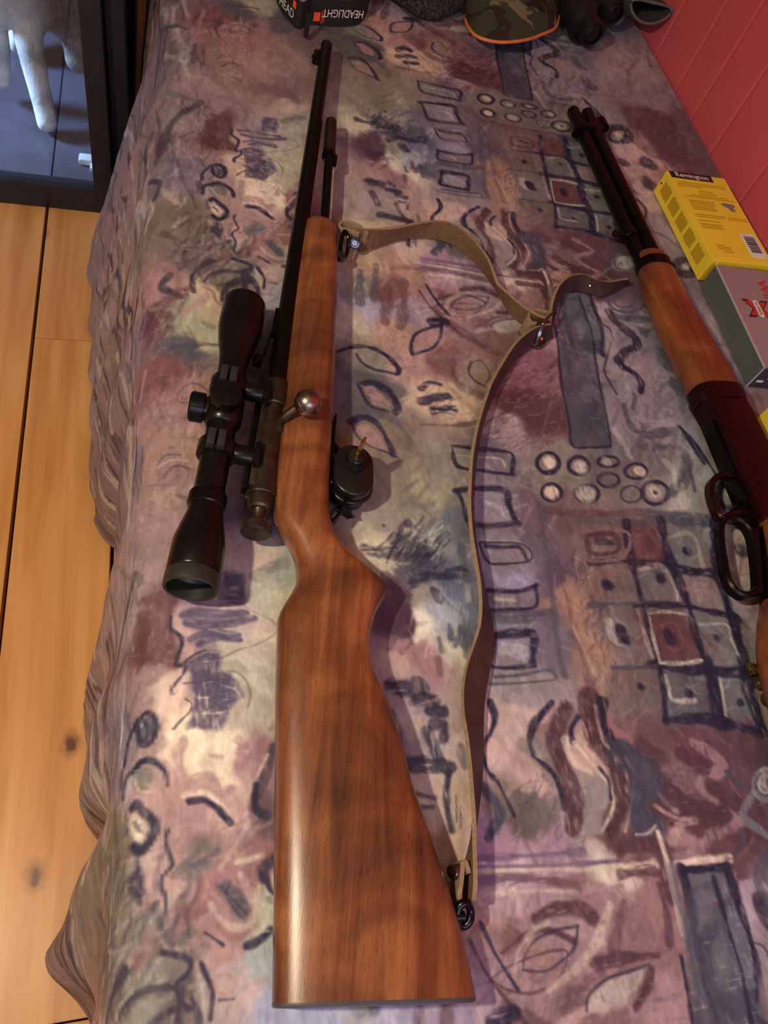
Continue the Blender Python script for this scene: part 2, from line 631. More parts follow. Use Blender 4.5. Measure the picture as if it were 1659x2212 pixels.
def make_cloth():
    m, nt, b = mat_new('printed_bedspread_cotton')
    at = N(nt, 'ShaderNodeAttribute', attribute_name='dye')
    rc = N(nt, 'ShaderNodeAttribute', attribute_name='rc')
    # brushed streaks in the print
    mp = N(nt, 'ShaderNodeMapping')
    mp.inputs['Scale'].default_value = (150, 40, 1)
    nt.links.new(rc.outputs['Vector'], mp.inputs['Vector'])
    nz = N(nt, 'ShaderNodeTexNoise', i_Scale=1.0, i_Detail=5.0, i_Roughness=0.65, i_Distortion=1.4)
    nt.links.new(mp.outputs['Vector'], nz.inputs['Vector'])
    r = ramp(nt, [(0.30, (0.86, 0.85, 0.86, 1)), (0.5, (1, 1, 1, 1)), (0.72, (1.13, 1.12, 1.10, 1))])
    nt.links.new(nz.outputs['Fac'], r.inputs['Fac'])
    mx = N(nt, 'ShaderNodeMix', data_type='RGBA', blend_type='MULTIPLY')
    mx.inputs['Factor'].default_value = 1.0
    nt.links.new(at.outputs['Color'], mx.inputs['A'])
    nt.links.new(r.outputs['Color'], mx.inputs['B'])
    # weave
    wv = []
    for ax in (0, 1):
        w = N(nt, 'ShaderNodeTexWave', wave_type='BANDS', bands_direction='X' if ax == 0 else 'Y', i_Scale=260.0, i_Distortion=2.5)
        w.inputs['Detail Scale'].default_value = 3.0
        nt.links.new(rc.outputs['Vector'], w.inputs['Vector'])
        wv.append(w)
    ad = N(nt, 'ShaderNodeMath', operation='ADD')
    nt.links.new(wv[0].outputs['Fac'], ad.inputs[0])
    nt.links.new(wv[1].outputs['Fac'], ad.inputs[1])
    wr = ramp(nt, [(0.0, (0.95, 0.95, 0.95, 1)), (1.0, (1.04, 1.04, 1.04, 1))])
    hv = N(nt, 'ShaderNodeMath', operation='MULTIPLY', i_1=0.5)
    nt.links.new(ad.outputs[0], hv.inputs[0])
    nt.links.new(hv.outputs[0], wr.inputs['Fac'])
    m2 = N(nt, 'ShaderNodeMix', data_type='RGBA', blend_type='MULTIPLY')
    m2.inputs['Factor'].default_value = 0.8
    nt.links.new(mx.outputs['Result'], m2.inputs['A'])
    nt.links.new(wr.outputs['Color'], m2.inputs['B'])
    nt.links.new(m2.outputs['Result'], b.inputs['Base Color'])
    bp = N(nt, 'ShaderNodeBump', i_Strength=0.15, i_Distance=0.0006)
    nt.links.new(ad.outputs[0], bp.inputs['Height'])
    nt.links.new(bp.outputs['Normal'], b.inputs['Normal'])
    b.inputs['Roughness'].default_value = 0.62
    b.inputs['Specular IOR Level'].default_value = 0.35
    return m


MAT['cloth'] = make_cloth()

# ================================================================== THE ROOM
XW = 0.825                                        # red boarded wall
X0, X1, Y0, Y1, ZC = -2.2, XW + 0.02, -1.6, 2.7, 2.4


def struct(name, vf, mat, smooth=0):
    o = obj(name, vf, mat, smooth=smooth)
    o['kind'] = 'structure'
    return o


floor = struct('floor', box(((X0 + X1) / 2, (Y0 + Y1) / 2, -0.035), (X1 - X0, Y1 - Y0, 0.03)), MAT['gap'])
# pine planks, each its own board; joints measured in the photo
PW = 0.1345
mesh_cache = {}


def plank(x, ya, yb):
    L = round(yb - ya, 3)
    if L not in mesh_cache:
        me_o = obj('plank', box((0, 0, -0.01), (PW - 0.0052, L - 0.0018, 0.02), bev=0.0012), MAT['pine'], smooth=0)
        mesh_cache[L] = me_o.data
        o = me_o
    else:
        o = bpy.data.objects.new('plank', mesh_cache[L])
        COL.objects.link(o)
    o.parent = floor
    o.location = (x, (ya + yb) / 2, 0)
    return o


edge = -0.205
k = 0
xs = []
while edge - (k + 1) * PW > X0: k += 1
x = edge - k * PW
i = 0
while x + PW < X1 + 0.001:
    c = x + PW / 2
    if abs(c - (-0.138)) < 0.03: joints = [Y0, -0.03, 0.932, Y1]
    else: joints = [Y0, (0.35, 1.75, -0.6, 2.2, 1.45)[i % 5], Y1]
    for a, b_ in zip(joints[:-1], joints[1:]): plank(c, a, b_)
    x += PW
    i += 1

wall_right = struct('wall_right', box((XW + 0.045, (Y0 + Y1) / 2, ZC / 2), (0.05, Y1 - Y0, ZC)), MAT['red'])
seams = [0.868, 0.988, 1.075, 1.153, 1.257]
while seams[0] > Y0 + 0.1: seams.insert(0, seams[0] - 0.1)
while seams[-1] < Y1 - 0.1: seams.append(seams[-1] + 0.1)
for a, b_ in zip(seams[:-1], seams[1:]):
    o = obj('board', box((0, 0, 0), (0.02, b_ - a - 0.0002, ZC), bev=0.0045), MAT['red'], smooth=0)
    o.parent = wall_right
    o.location = (XW + 0.01, (a + b_) / 2, ZC / 2)
struct('wall_back', box(((X0 + X1) / 2, Y1 + 0.03, ZC / 2), (X1 - X0, 0.06, ZC)), MAT['plaster'])
struct('wall_front', box(((X0 + X1) / 2, Y0 - 0.03, ZC / 2), (X1 - X0, 0.06, ZC)), MAT['plaster'])
struct('wall_left', box((X0 - 0.03, (Y0 + Y1) / 2, ZC / 2), (0.06, Y1 - Y0, ZC)), MAT['plaster'])
struct('ceiling', box(((X0 + X1) / 2, (Y0 + Y1) / 2, ZC + 0.03), (X1 - X0, Y1 - Y0, 0.06)), MAT['plaster'])

# ================================================================== THE BED UNDER THE SPREAD
bed = thing('bed', 'low single bed hidden under the patterned bedspread', 'bed', (0.42, 0.7, 0))
obj('mattress', box((0.425, 0.72, 0.33), (0.74, 2.5, 0.20), bev=0.04), MAT['mattress'], bed)
obj('bed_base', box((0.425, 0.72, 0.13), (0.70, 2.44, 0.19), bev=0.01), MAT['frame_black'], bed)
for sx in (0.12, 0.73):
    for sy in (-0.42, 1.86):
        obj('leg', cyl((sx, sy, 0), (sx, sy, 0.05), 0.025, 16, 0.003), MAT['frame_black'], bed)

# ================================================================== THE BEDSPREAD
def vnoise(x, y, seed=0):
    r = np.random.default_rng(seed)
    T = r.random((256, 256))
    xi = np.floor(x).astype(int); yi = np.floor(y).astype(int)
    fx = x - xi; fy = y - yi
    fx = fx * fx * (3 - 2 * fx); fy = fy * fy * (3 - 2 * fy)
    a = T[xi % 256, yi % 256]; b = T[(xi + 1) % 256, yi % 256]
    c = T[xi % 256, (yi + 1) % 256]; d = T[(xi + 1) % 256, (yi + 1) % 256]
    return (a * (1 - fx) + b * fx) * (1 - fy) + (c * (1 - fx) + d * fx) * fy


def fbm(x, y, f, seed=0, oc=3):
    s = 0; w = 0; a = 1.0
    for o in range(oc):
        s = s + a * vnoise(x * f + 13.1 * o, y * f + 7.7 * o, seed + o)
        w += a; a *= 0.5; f *= 2.1
    return s / w


rows = np.concatenate([np.arange(-0.50, -0.13, 0.008), np.arange(-0.13, 0.30, 0.0009), np.arange(0.30, 0.55, 0.0012), np.arange(0.55, 0.90, 0.0018),
                       np.arange(0.90, 1.34, 0.0028), np.arange(1.34, 1.95, 0.008)])
NT, NA, ND = 720, 20, 120
NC = NT + NA + ND
ye = np.array([-0.6, -0.05, 0.09, 0.27, 0.545, 0.80, 1.0, 1.3, 1.9])
xe = np.array([-0.035, -0.037, -0.036, -0.028, -0.026, -0.018, -0.004, 0.004, 0.01])
hy = np.array([-0.6, -0.10, -0.033, 0.031, 0.075, 0.117, 0.16, 0.20, 0.275, 0.32, 0.40, 0.432, 0.49, 0.53, 0.567, 0.70, 0.825, 1.0, 1.138, 1.235, 1.482, 1.937])
hx = np.array([-0.10, -0.07, -0.078, -0.108, -0.080, -0.050, -0.072, -0.088, -0.090, -0.068, -0.035, -0.022, -0.022, -0.070, -0.097, -0.104, -0.110, -0.120, -0.125, -0.052, -0.048, -0.022])
Xe = np.interp(rows, ye, xe)
Xh = np.interp(rows, hy, hx)
ker = np.hanning(9); ker /= ker.sum()
RR = 0.040
yy = np.repeat(rows[:, None], NC, 1)
px = np.zeros_like(yy); pz = np.zeros_like(yy)
tt = np.zeros_like(yy)
top_l = Xe + RR
u = np.linspace(0, 1, NT)[None, :]
px[:, :NT] = (XW - 0.004) + (top_l[:, None] - (XW - 0.004)) * u
th = np.linspace(0, math.radians(68), NA + 1)[1:][None, :]
px[:, NT:NT + NA] = top_l[:, None] - RR * np.sin(th)
pz[:, NT:NT + NA] = -RR * (1 - np.cos(th))
ax_, az_ = px[:, NT + NA - 1], pz[:, NT + NA - 1]
t = np.linspace(0, 1, ND + 1)[1:][None, :]
tt[:, NT + NA:] = t
zh = -0.425 + 0.03 * (fbm(rows, rows * 0, 6, 5) - 0.5)
# quadratic Bezier, leaving the rounded edge steeply then flaring to the hem
dx0, dz0 = -math.cos(math.radians(68)), -math.sin(math.radians(68))
c1x = ax_ + dx0 * 0.10; c1z = az_ + dz0 * 0.10
bx = (1 - t) ** 2 * ax_[:, None] + 2 * t * (1 - t) * c1x[:, None] + t ** 2 * Xh[:, None]
bz = (1 - t) ** 2 * az_[:, None] + 2 * t * (1 - t) * c1z[:, None] + t ** 2 * zh[:, None]
ph = fbm(rows, rows * 0, 3.0, 21)[:, None] * 6
big = np.interp(rows, [-0.6, 0.02, 0.16, 0.24, 1.15, 1.25, 2], [1.0, 1.0, 0.8, 0.25, 0.25, -0.25, -0.25])[:, None]
fold = np.sin(2 * math.pi * (rows[:, None] / 0.115) + ph + t * 1.6 * (1 + big)) + 0.25 * np.sin(2 * math.pi * rows[:, None] / 0.061 + 2 * ph - 2.5 * t)
bx = bx - fold * (0.0045 + 0.0165 * big) * np.clip(t * 1.5, 0, 1) * (1 - 0.5 * t)
bx += 0.004 * (fbm(yy[:, NT + NA:], t * np.ones_like(bx), 40, 3) - 0.5) * t
px[:, NT + NA:] = bx; pz[:, NT + NA:] = bz
# soft unevenness of the top and pulls near the left edge
soft = fbm(px, yy, 7, 40, 3) - 0.55
pull = np.exp(-((px - Xe[:, None]) / 0.10) ** 2) * (np.sin(yy * 48 + 5 * fbm(px, yy, 5, 9)) * 0.0022)
pz[:, :NT] += np.minimum(-0.0006, (soft * 0.007 - 0.002)[:, :NT]) + pull[:, :NT] * np.clip((0.09 - (px[:, :NT] - Xe[:, None])) / 0.09, 0, 1)
pz[:, NT:NT + NA] += (np.minimum(-0.0006, soft * 0.007 - 0.002) + pull)[:, NT:NT + NA]
# cloth coordinates: flat length across, y along
seg = np.sqrt(np.diff(px, axis=1) ** 2 + np.diff(pz, axis=1) ** 2)
seg[:, :NT - 1] = np.abs(np.diff(px[:, :NT], axis=1))
cx = np.zeros_like(px)
cx[:, 0] = px[:, 0]
cx[:, 1:] = px[:, :1] - np.cumsum(seg, axis=1)
cy = yy + 0.35 * np.clip(0.0 - cx, 0, 1) * 0.15 * np.sin(yy * 9)
CX = cx.ravel(); CY = cy.ravel()
print('bedspread verts', len(CX))

# ---------------------------------------------------------------- printing the cloth
TX, TY = 0.075, 0.640                              # repeat of the printed design
ne = fbm(CX, CY, 130, 50, 3) - 0.5                  # ragged brush edges
nf = vnoise(CX * 420, CY * 300, 60) - 0.5
nw = fbm(CX, CY, 26, 33, 2) - 0.5                   # swelling and thinning of a brush line
dryh = fbm(CX * 0.22, CY, 420, 36, 2) - 0.5         # dry-brush bristle marks, across
dryv = fbm(CX, CY * 0.22, 420, 39, 2) - 0.5         # and along the cloth
wx = (fbm(CX, CY, 22, 70, 3) - 0.5) * 0.030
wy = (fbm(CX, CY, 22, 80, 3) - 0.5) * 0.030
w2x = (fbm(CX, CY, 75, 71, 3) - 0.5) * 0.016
w2y = (fbm(CX, CY, 75, 81, 3) - 0.5) * 0.016
BX, BY = CX + wx + w2x, CY + wy + w2y

BASE = """
230,700,140,124,136 225,1000,136,118,130 250,1300,156,140,142 225,1600,136,122,140 330,620,170,130,130 330,680,118,78,92
400,690,166,164,136 440,640,190,174,144 470,720,174,168,144 400,752,108,104,116 350,800,142,98,100 420,830,166,128,124
350,900,158,124,122 400,960,172,138,130 380,1050,164,136,134 340,1000,160,128,126 330,1120,160,132,134 300,1180,160,134,138
560,760,120,104,112 540,1180,182,152,148 530,1130,140,110,118 600,1220,150,156,150 580,1290,178,176,158 560,1180,186,166,154
330,1300,118,84,90 300,1250,166,138,140 340,1400,112,78,80 330,1480,160,132,134 400,1370,190,160,156 380,1490,204,178,166
450,1350,150,134,150 530,1330,194,174,172 560,1450,188,182,166 570,1550,182,172,156 560,1400,192,178,166 430,1600,236,216,190
500,1610,232,214,190 470,1650,222,202,180 570,1640,164,124,132 350,1620,166,142,140 400,1720,182,148,146 470,1740,192,158,154
430,1800,168,138,136 560,1760,120,96,108 360,1900,178,148,146 450,1920,166,122,124 540,1880,160,116,120 580,1950,172,172,160
480,2030,172,138,136 570,2080,164,168,172 560,2180,156,160,186 490,2130,186,162,160 400,2080,120,108,106 300,2100,146,144,132
330,2180,124,114,108 250,2000,130,120,114 220,1900,126,114,102 230,2100,128,112,112
800,560,188,162,134 770,620,156,150,142 840,620,146,106,102 870,560,182,148,134 760,680,178,172,154 900,600,172,138,124
960,640,140,106,104 1000,650,166,132,130 1050,680,132,108,114 850,700,192,158,140 790,760,152,142,130 800,850,112,108,110
760,800,108,104,106 860,960,140,126,114 900,740,184,148,140 920,800,188,154,146 940,850,208,184,160 1000,880,204,180,156
1030,800,162,142,130 960,780,150,112,114 1060,740,150,116,118 900,1000,152,142,124 930,1060,168,158,134 880,1080,142,136,118
960,1000,152,146,134 850,1110,152,146,132 870,1180,112,112,112 830,1200,194,188,160 940,1150,152,154,154 990,1130,122,122,140
900,1230,96,96,112 970,1240,104,108,130 1000,1290,124,130,156 860,1290,114,88,106 870,1330,100,74,92 910,1290,152,150,140
920,1350,208,202,184 960,1340,168,174,190 1000,1380,108,112,130 880,1410,168,132,136 980,1420,202,196,180 860,1450,178,152,146
940,1440,168,132,136 880,1500,158,142,146 900,1560,178,162,154 960,1550,182,158,156 900,1620,160,148,150 960,1720,192,168,156
920,1740,202,188,170 970,1850,192,168,156 1100,800,152,106,120 1120,880,112,76,84 1170,900,118,84,92 1160,800,146,106,120
1080,920,172,152,156 1000,950,162,142,130 1050,960,118,114,126 1050,990,138,132,140 1060,1090,146,138,154 1090,1190,146,136,148
1100,1240,156,150,182 1100,1290,130,122,136 1110,1390,138,132,150 1110,1460,146,140,144 1190,1240,114,98,120 1160,1180,124,114,130
1340,700,158,146,154 1330,800,152,146,154 1400,800,158,144,152 1360,900,152,142,152 1430,880,152,142,154 1450,760,146,140,150
1480,960,154,154,156 1400,980,136,132,136 1330,960,126,126,134 1200,1000,144,138,130 1270,1060,138,132,126 1400,1070,144,138,134
1330,1020,130,124,124 1500,1060,158,160,154 1450,1020,152,154,150 1250,1110,132,112,110 1180,1120,126,108,120
1300,1170,138,122,116 1400,1170,122,88,94 1480,1190,128,130,134 1310,1260,130,114,110 1420,1250,124,122,124 1530,1270,152,132,130
1340,1370,134,128,130 1450,1370,114,80,84 1550,1370,134,134,134 1370,1480,128,116,114 1480,1490,110,112,120 1590,1490,122,122,128
1230,1300,164,134,120 1260,1400,174,144,126 1290,1500,168,142,130 1200,1380,124,118,136 1200,1500,156,146,152 1620,1330,168,154,160
1640,1500,172,154,146 1090,1600,200,174,170 1120,1560,194,174,170 1150,1680,194,166,160 1130,1740,124,116,112 1170,1620,154,144,140
1200,1580,152,118,122 1260,1620,194,168,160 1240,1700,156,146,146 1300,1760,156,150,146 1330,1570,162,122,126 1420,1590,132,102,110
1500,1620,120,88,100 1450,1680,152,128,140 1500,1700,142,114,124 1560,1740,120,90,100 1620,1600,118,92,104 1600,1780,112,86,98
1520,1770,112,84,94 1460,1790,168,138,140 1400,1800,142,112,120 1600,1860,122,94,102 1080,1860,166,132,156 1090,1890,210,190,200
1200,1860,170,140,160 1180,1900,190,164,176 1350,1840,120,90,94 1330,1890,212,198,186 1070,1940,180,154,162 1200,1950,168,142,150
1300,1950,164,134,138 1400,1950,158,126,128 1200,2020,164,142,150 1120,2100,172,144,150 1400,2050,154,124,128 1250,2100,164,134,140
1450,2150,168,138,144 1060,2080,164,134,142 1030,2150,174,154,170 950,2190,154,144,170 850,2190,170,164,190 700,2195,164,168,196
1640,1950,178,164,178 1640,2100,154,154,166 1300,140,170,154,168 1380,200,158,138,150 1420,260,132,98,110 1400,330,204,178,172
1350,350,198,172,166 1450,330,124,94,106 1480,300,130,108,116 1400,430,198,168,160 1440,480,164,144,156 1330,140,176,150,146
"""
bp_, bc_ = [], []
for tok in BASE.split():
    u_, v_, r_, g_, b_ = [float(q) for q in tok.split(',')]
    w_ = P(u_, v_)
    for kk in range(-3, 4):
        bp_.append((w_[0] + kk * TX, w_[1] + kk * TY)); bc_.append((r_, g_, b_))
bp_ = np.array(bp_); bc_ = np.array(bc_)
dye = np.zeros((len(CX), 3)); wsum = np.zeros(len(CX))
GX = 0.032
# weights by cell so only near control points count
order = np.arange(len(CX)).reshape(px.shape)
for (qx, qy), c in zip(bp_, bc_):
    if not (-0.65 < qx < 1.0 and -0.65 < qy < 2.1): continue
    r0 = np.searchsorted(rows, qy - 0.16); r1 = np.searchsorted(rows, qy + 0.16)
    if r1 <= r0: continue
    idx = order[r0:r1].ravel()
    d2 = (BX[idx] - qx) ** 2 + (BY[idx] - qy) ** 2
    w = (d2 + 2.5e-5) ** -3.0
    dye[idx] += w[:, None] * c
    wsum[idx] += w
dye = np.where(wsum[:, None] > 0, dye / np.maximum(wsum, 1e-12)[:, None], 150)

lum = dye @ np.array([.3, .59, .11])
dye = lum[:, None] + (dye - lum[:, None]) * 0.74
dye = 143 + (dye - 140) * 1.36

COLS = dict(N=(42, 41, 66), K=(60, 56, 74), S=(84, 86, 102), D=(92, 66, 76), B=(84, 60, 66), L=(236, 224, 204), W=(196, 195, 204),
            P=(86, 78, 108), k=(182, 148, 148), p=(208, 182, 174), G=(118, 116, 112), R=(106, 74, 80), T=(104, 112, 124), t=(72, 76, 94),
            V=(126, 106, 134), b=(142, 116, 114), r=(138, 98, 94), Z=(166, 136, 144), Y=(150, 150, 136), g=(142, 142, 132), u=(126, 130, 138),
            n=(60, 64, 92), l=(206, 202, 190), m=(140, 98, 96), o=(178, 142, 120))
CROPS = dict(c4=(720, 550, .3014), c5=(950, 850, .4274), c6=(950, 1500, .4274), l1=(200, 1180, .2532), l2=(100, 1700, .3134),
             sc=(280, 560, .2532), rt=(1180, 580, .229), tr=(1180, 220, .2887), c3=(790, 1080, .1899), c7=(800, 1450, .3444),
             px=(0, 0, 1.0))


def paint(idx, m, col):
    dye[idx] = dye[idx] * (1 - m[:, None]) + np.asarray(col)[None, :] * m[:, None]


def near(x0, x1, y0, y1):
    r0 = np.searchsorted(rows, y0 - 0.02); r1 = np.searchsorted(rows, y1 + 0.02)
    if r1 <= r0: return None
    rm = cx[[r0, (r0 + r1) // 2, r1 - 1]]
    c0 = max(0, int((rm > x1 + 0.02).sum(1).min()) - 2); c1 = min(NC, int((rm > x0 - 0.02).sum(1).max()) + 2)
    if c1 <= c0: return None
    sub = order[r0:r1, c0:c1].ravel()
    k = (CX[sub] > x0) & (CX[sub] < x1)
    return sub[k]


def do_stroke(pts, w, col, alpha, rough):
    for kk in range(-3, 4):
        q = pts + np.array([TX, TY]) * kk
        mg = w + 0.006
        if q[:, 1].max() < -0.5 or q[:, 1].min() > 1.95: continue
        idx = near(q[:, 0].min() - mg, q[:, 0].max() + mg, q[:, 1].min() - mg, q[:, 1].max() + mg)
        if idx is None or len(idx) == 0: continue
        X, Y = CX[idx] + wx[idx] * 0.05, CY[idx] + wy[idx] * 0.05
        d = np.full(len(idx), 1e9)
        for a, b in zip(q[:-1], q[1:]):
            ab = b - a; L = ab @ ab + 1e-12
            t = np.clip(((X - a[0]) * ab[0] + (Y - a[1]) * ab[1]) / L, 0, 1)
            d = np.minimum(d, (X - a[0] - t * ab[0]) ** 2 + (Y - a[1] - t * ab[1]) ** 2)
        d = np.sqrt(d) + ne[idx] * (rough * w + 0.0014)
        s = 0.0008 + 0.07 * w
        ww = w * (1 + 1.5 * nw[idx])
        m = np.clip((ww / 2 + s - d) / (2 * s), 0, 1)
        dry = dryh[idx] if abs(q[-1, 0] - q[0, 0]) > abs(q[-1, 1] - q[0, 1]) else dryv[idx]
        kd_ = min(1.0, w / 0.008)
        m = m * alpha * np.clip(0.90 + 0.8 * ne[idx] + 0.3 * nf[idx] + 2.6 * kd_ * np.minimum(dry + 0.10, 0), 0.06, 1)
        paint(idx, m, col)


def do_fill(poly, col, alpha, rough, soft=0.002):
    for kk in range(-3, 4):
        q = poly + np.array([TX, TY]) * kk
        if q[:, 1].max() < -0.5 or q[:, 1].min() > 1.95: continue
        idx = near(q[:, 0].min() - .01, q[:, 0].max() + .01, q[:, 1].min() - .01, q[:, 1].max() + .01)
        if idx is None or len(idx) == 0: continue
        X, Y = CX[idx] + wx[idx] * 0.08, CY[idx] + wy[idx] * 0.08
        ins = np.zeros(len(idx), bool)
        d = np.full(len(idx), 1e9)
        for a, b in zip(q, np.roll(q, -1, 0)):
            c = ((a[1] > Y) != (b[1] > Y))
            with np.errstate(divide='ignore', invalid='ignore'):
                xi = (b[0] - a[0]) * (Y - a[1]) / (b[1] - a[1] + 1e-15) + a[0]
            ins ^= c & (X < xi)
            ab = b - a; L = ab @ ab + 1e-12
            t = np.clip(((X - a[0]) * ab[0] + (Y - a[1]) * ab[1]) / L, 0, 1)
            d = np.minimum(d, (X - a[0] - t * ab[0]) ** 2 + (Y - a[1] - t * ab[1]) ** 2)
        sd = np.where(ins, -1, 1) * np.sqrt(d) + ne[idx] * rough
        m = np.clip((soft - sd) / (2 * soft), 0, 1) * alpha * np.clip(0.90 + 0.7 * ne[idx] + 0.3 * nf[idx] + 2.0 * np.minimum(dryh[idx] + 0.12, 0) + 1.6 * np.minimum(dryv[idx] + 0.12, 0), 0.05, 1)
        paint(idx, m, col)


def pix(crop, s):
    ox, oy, k = CROPS[crop]
    q = np.array([[float(c) for c in p.split(',')] for p in s.split()])
    return q * k + np.array([ox, oy]), k


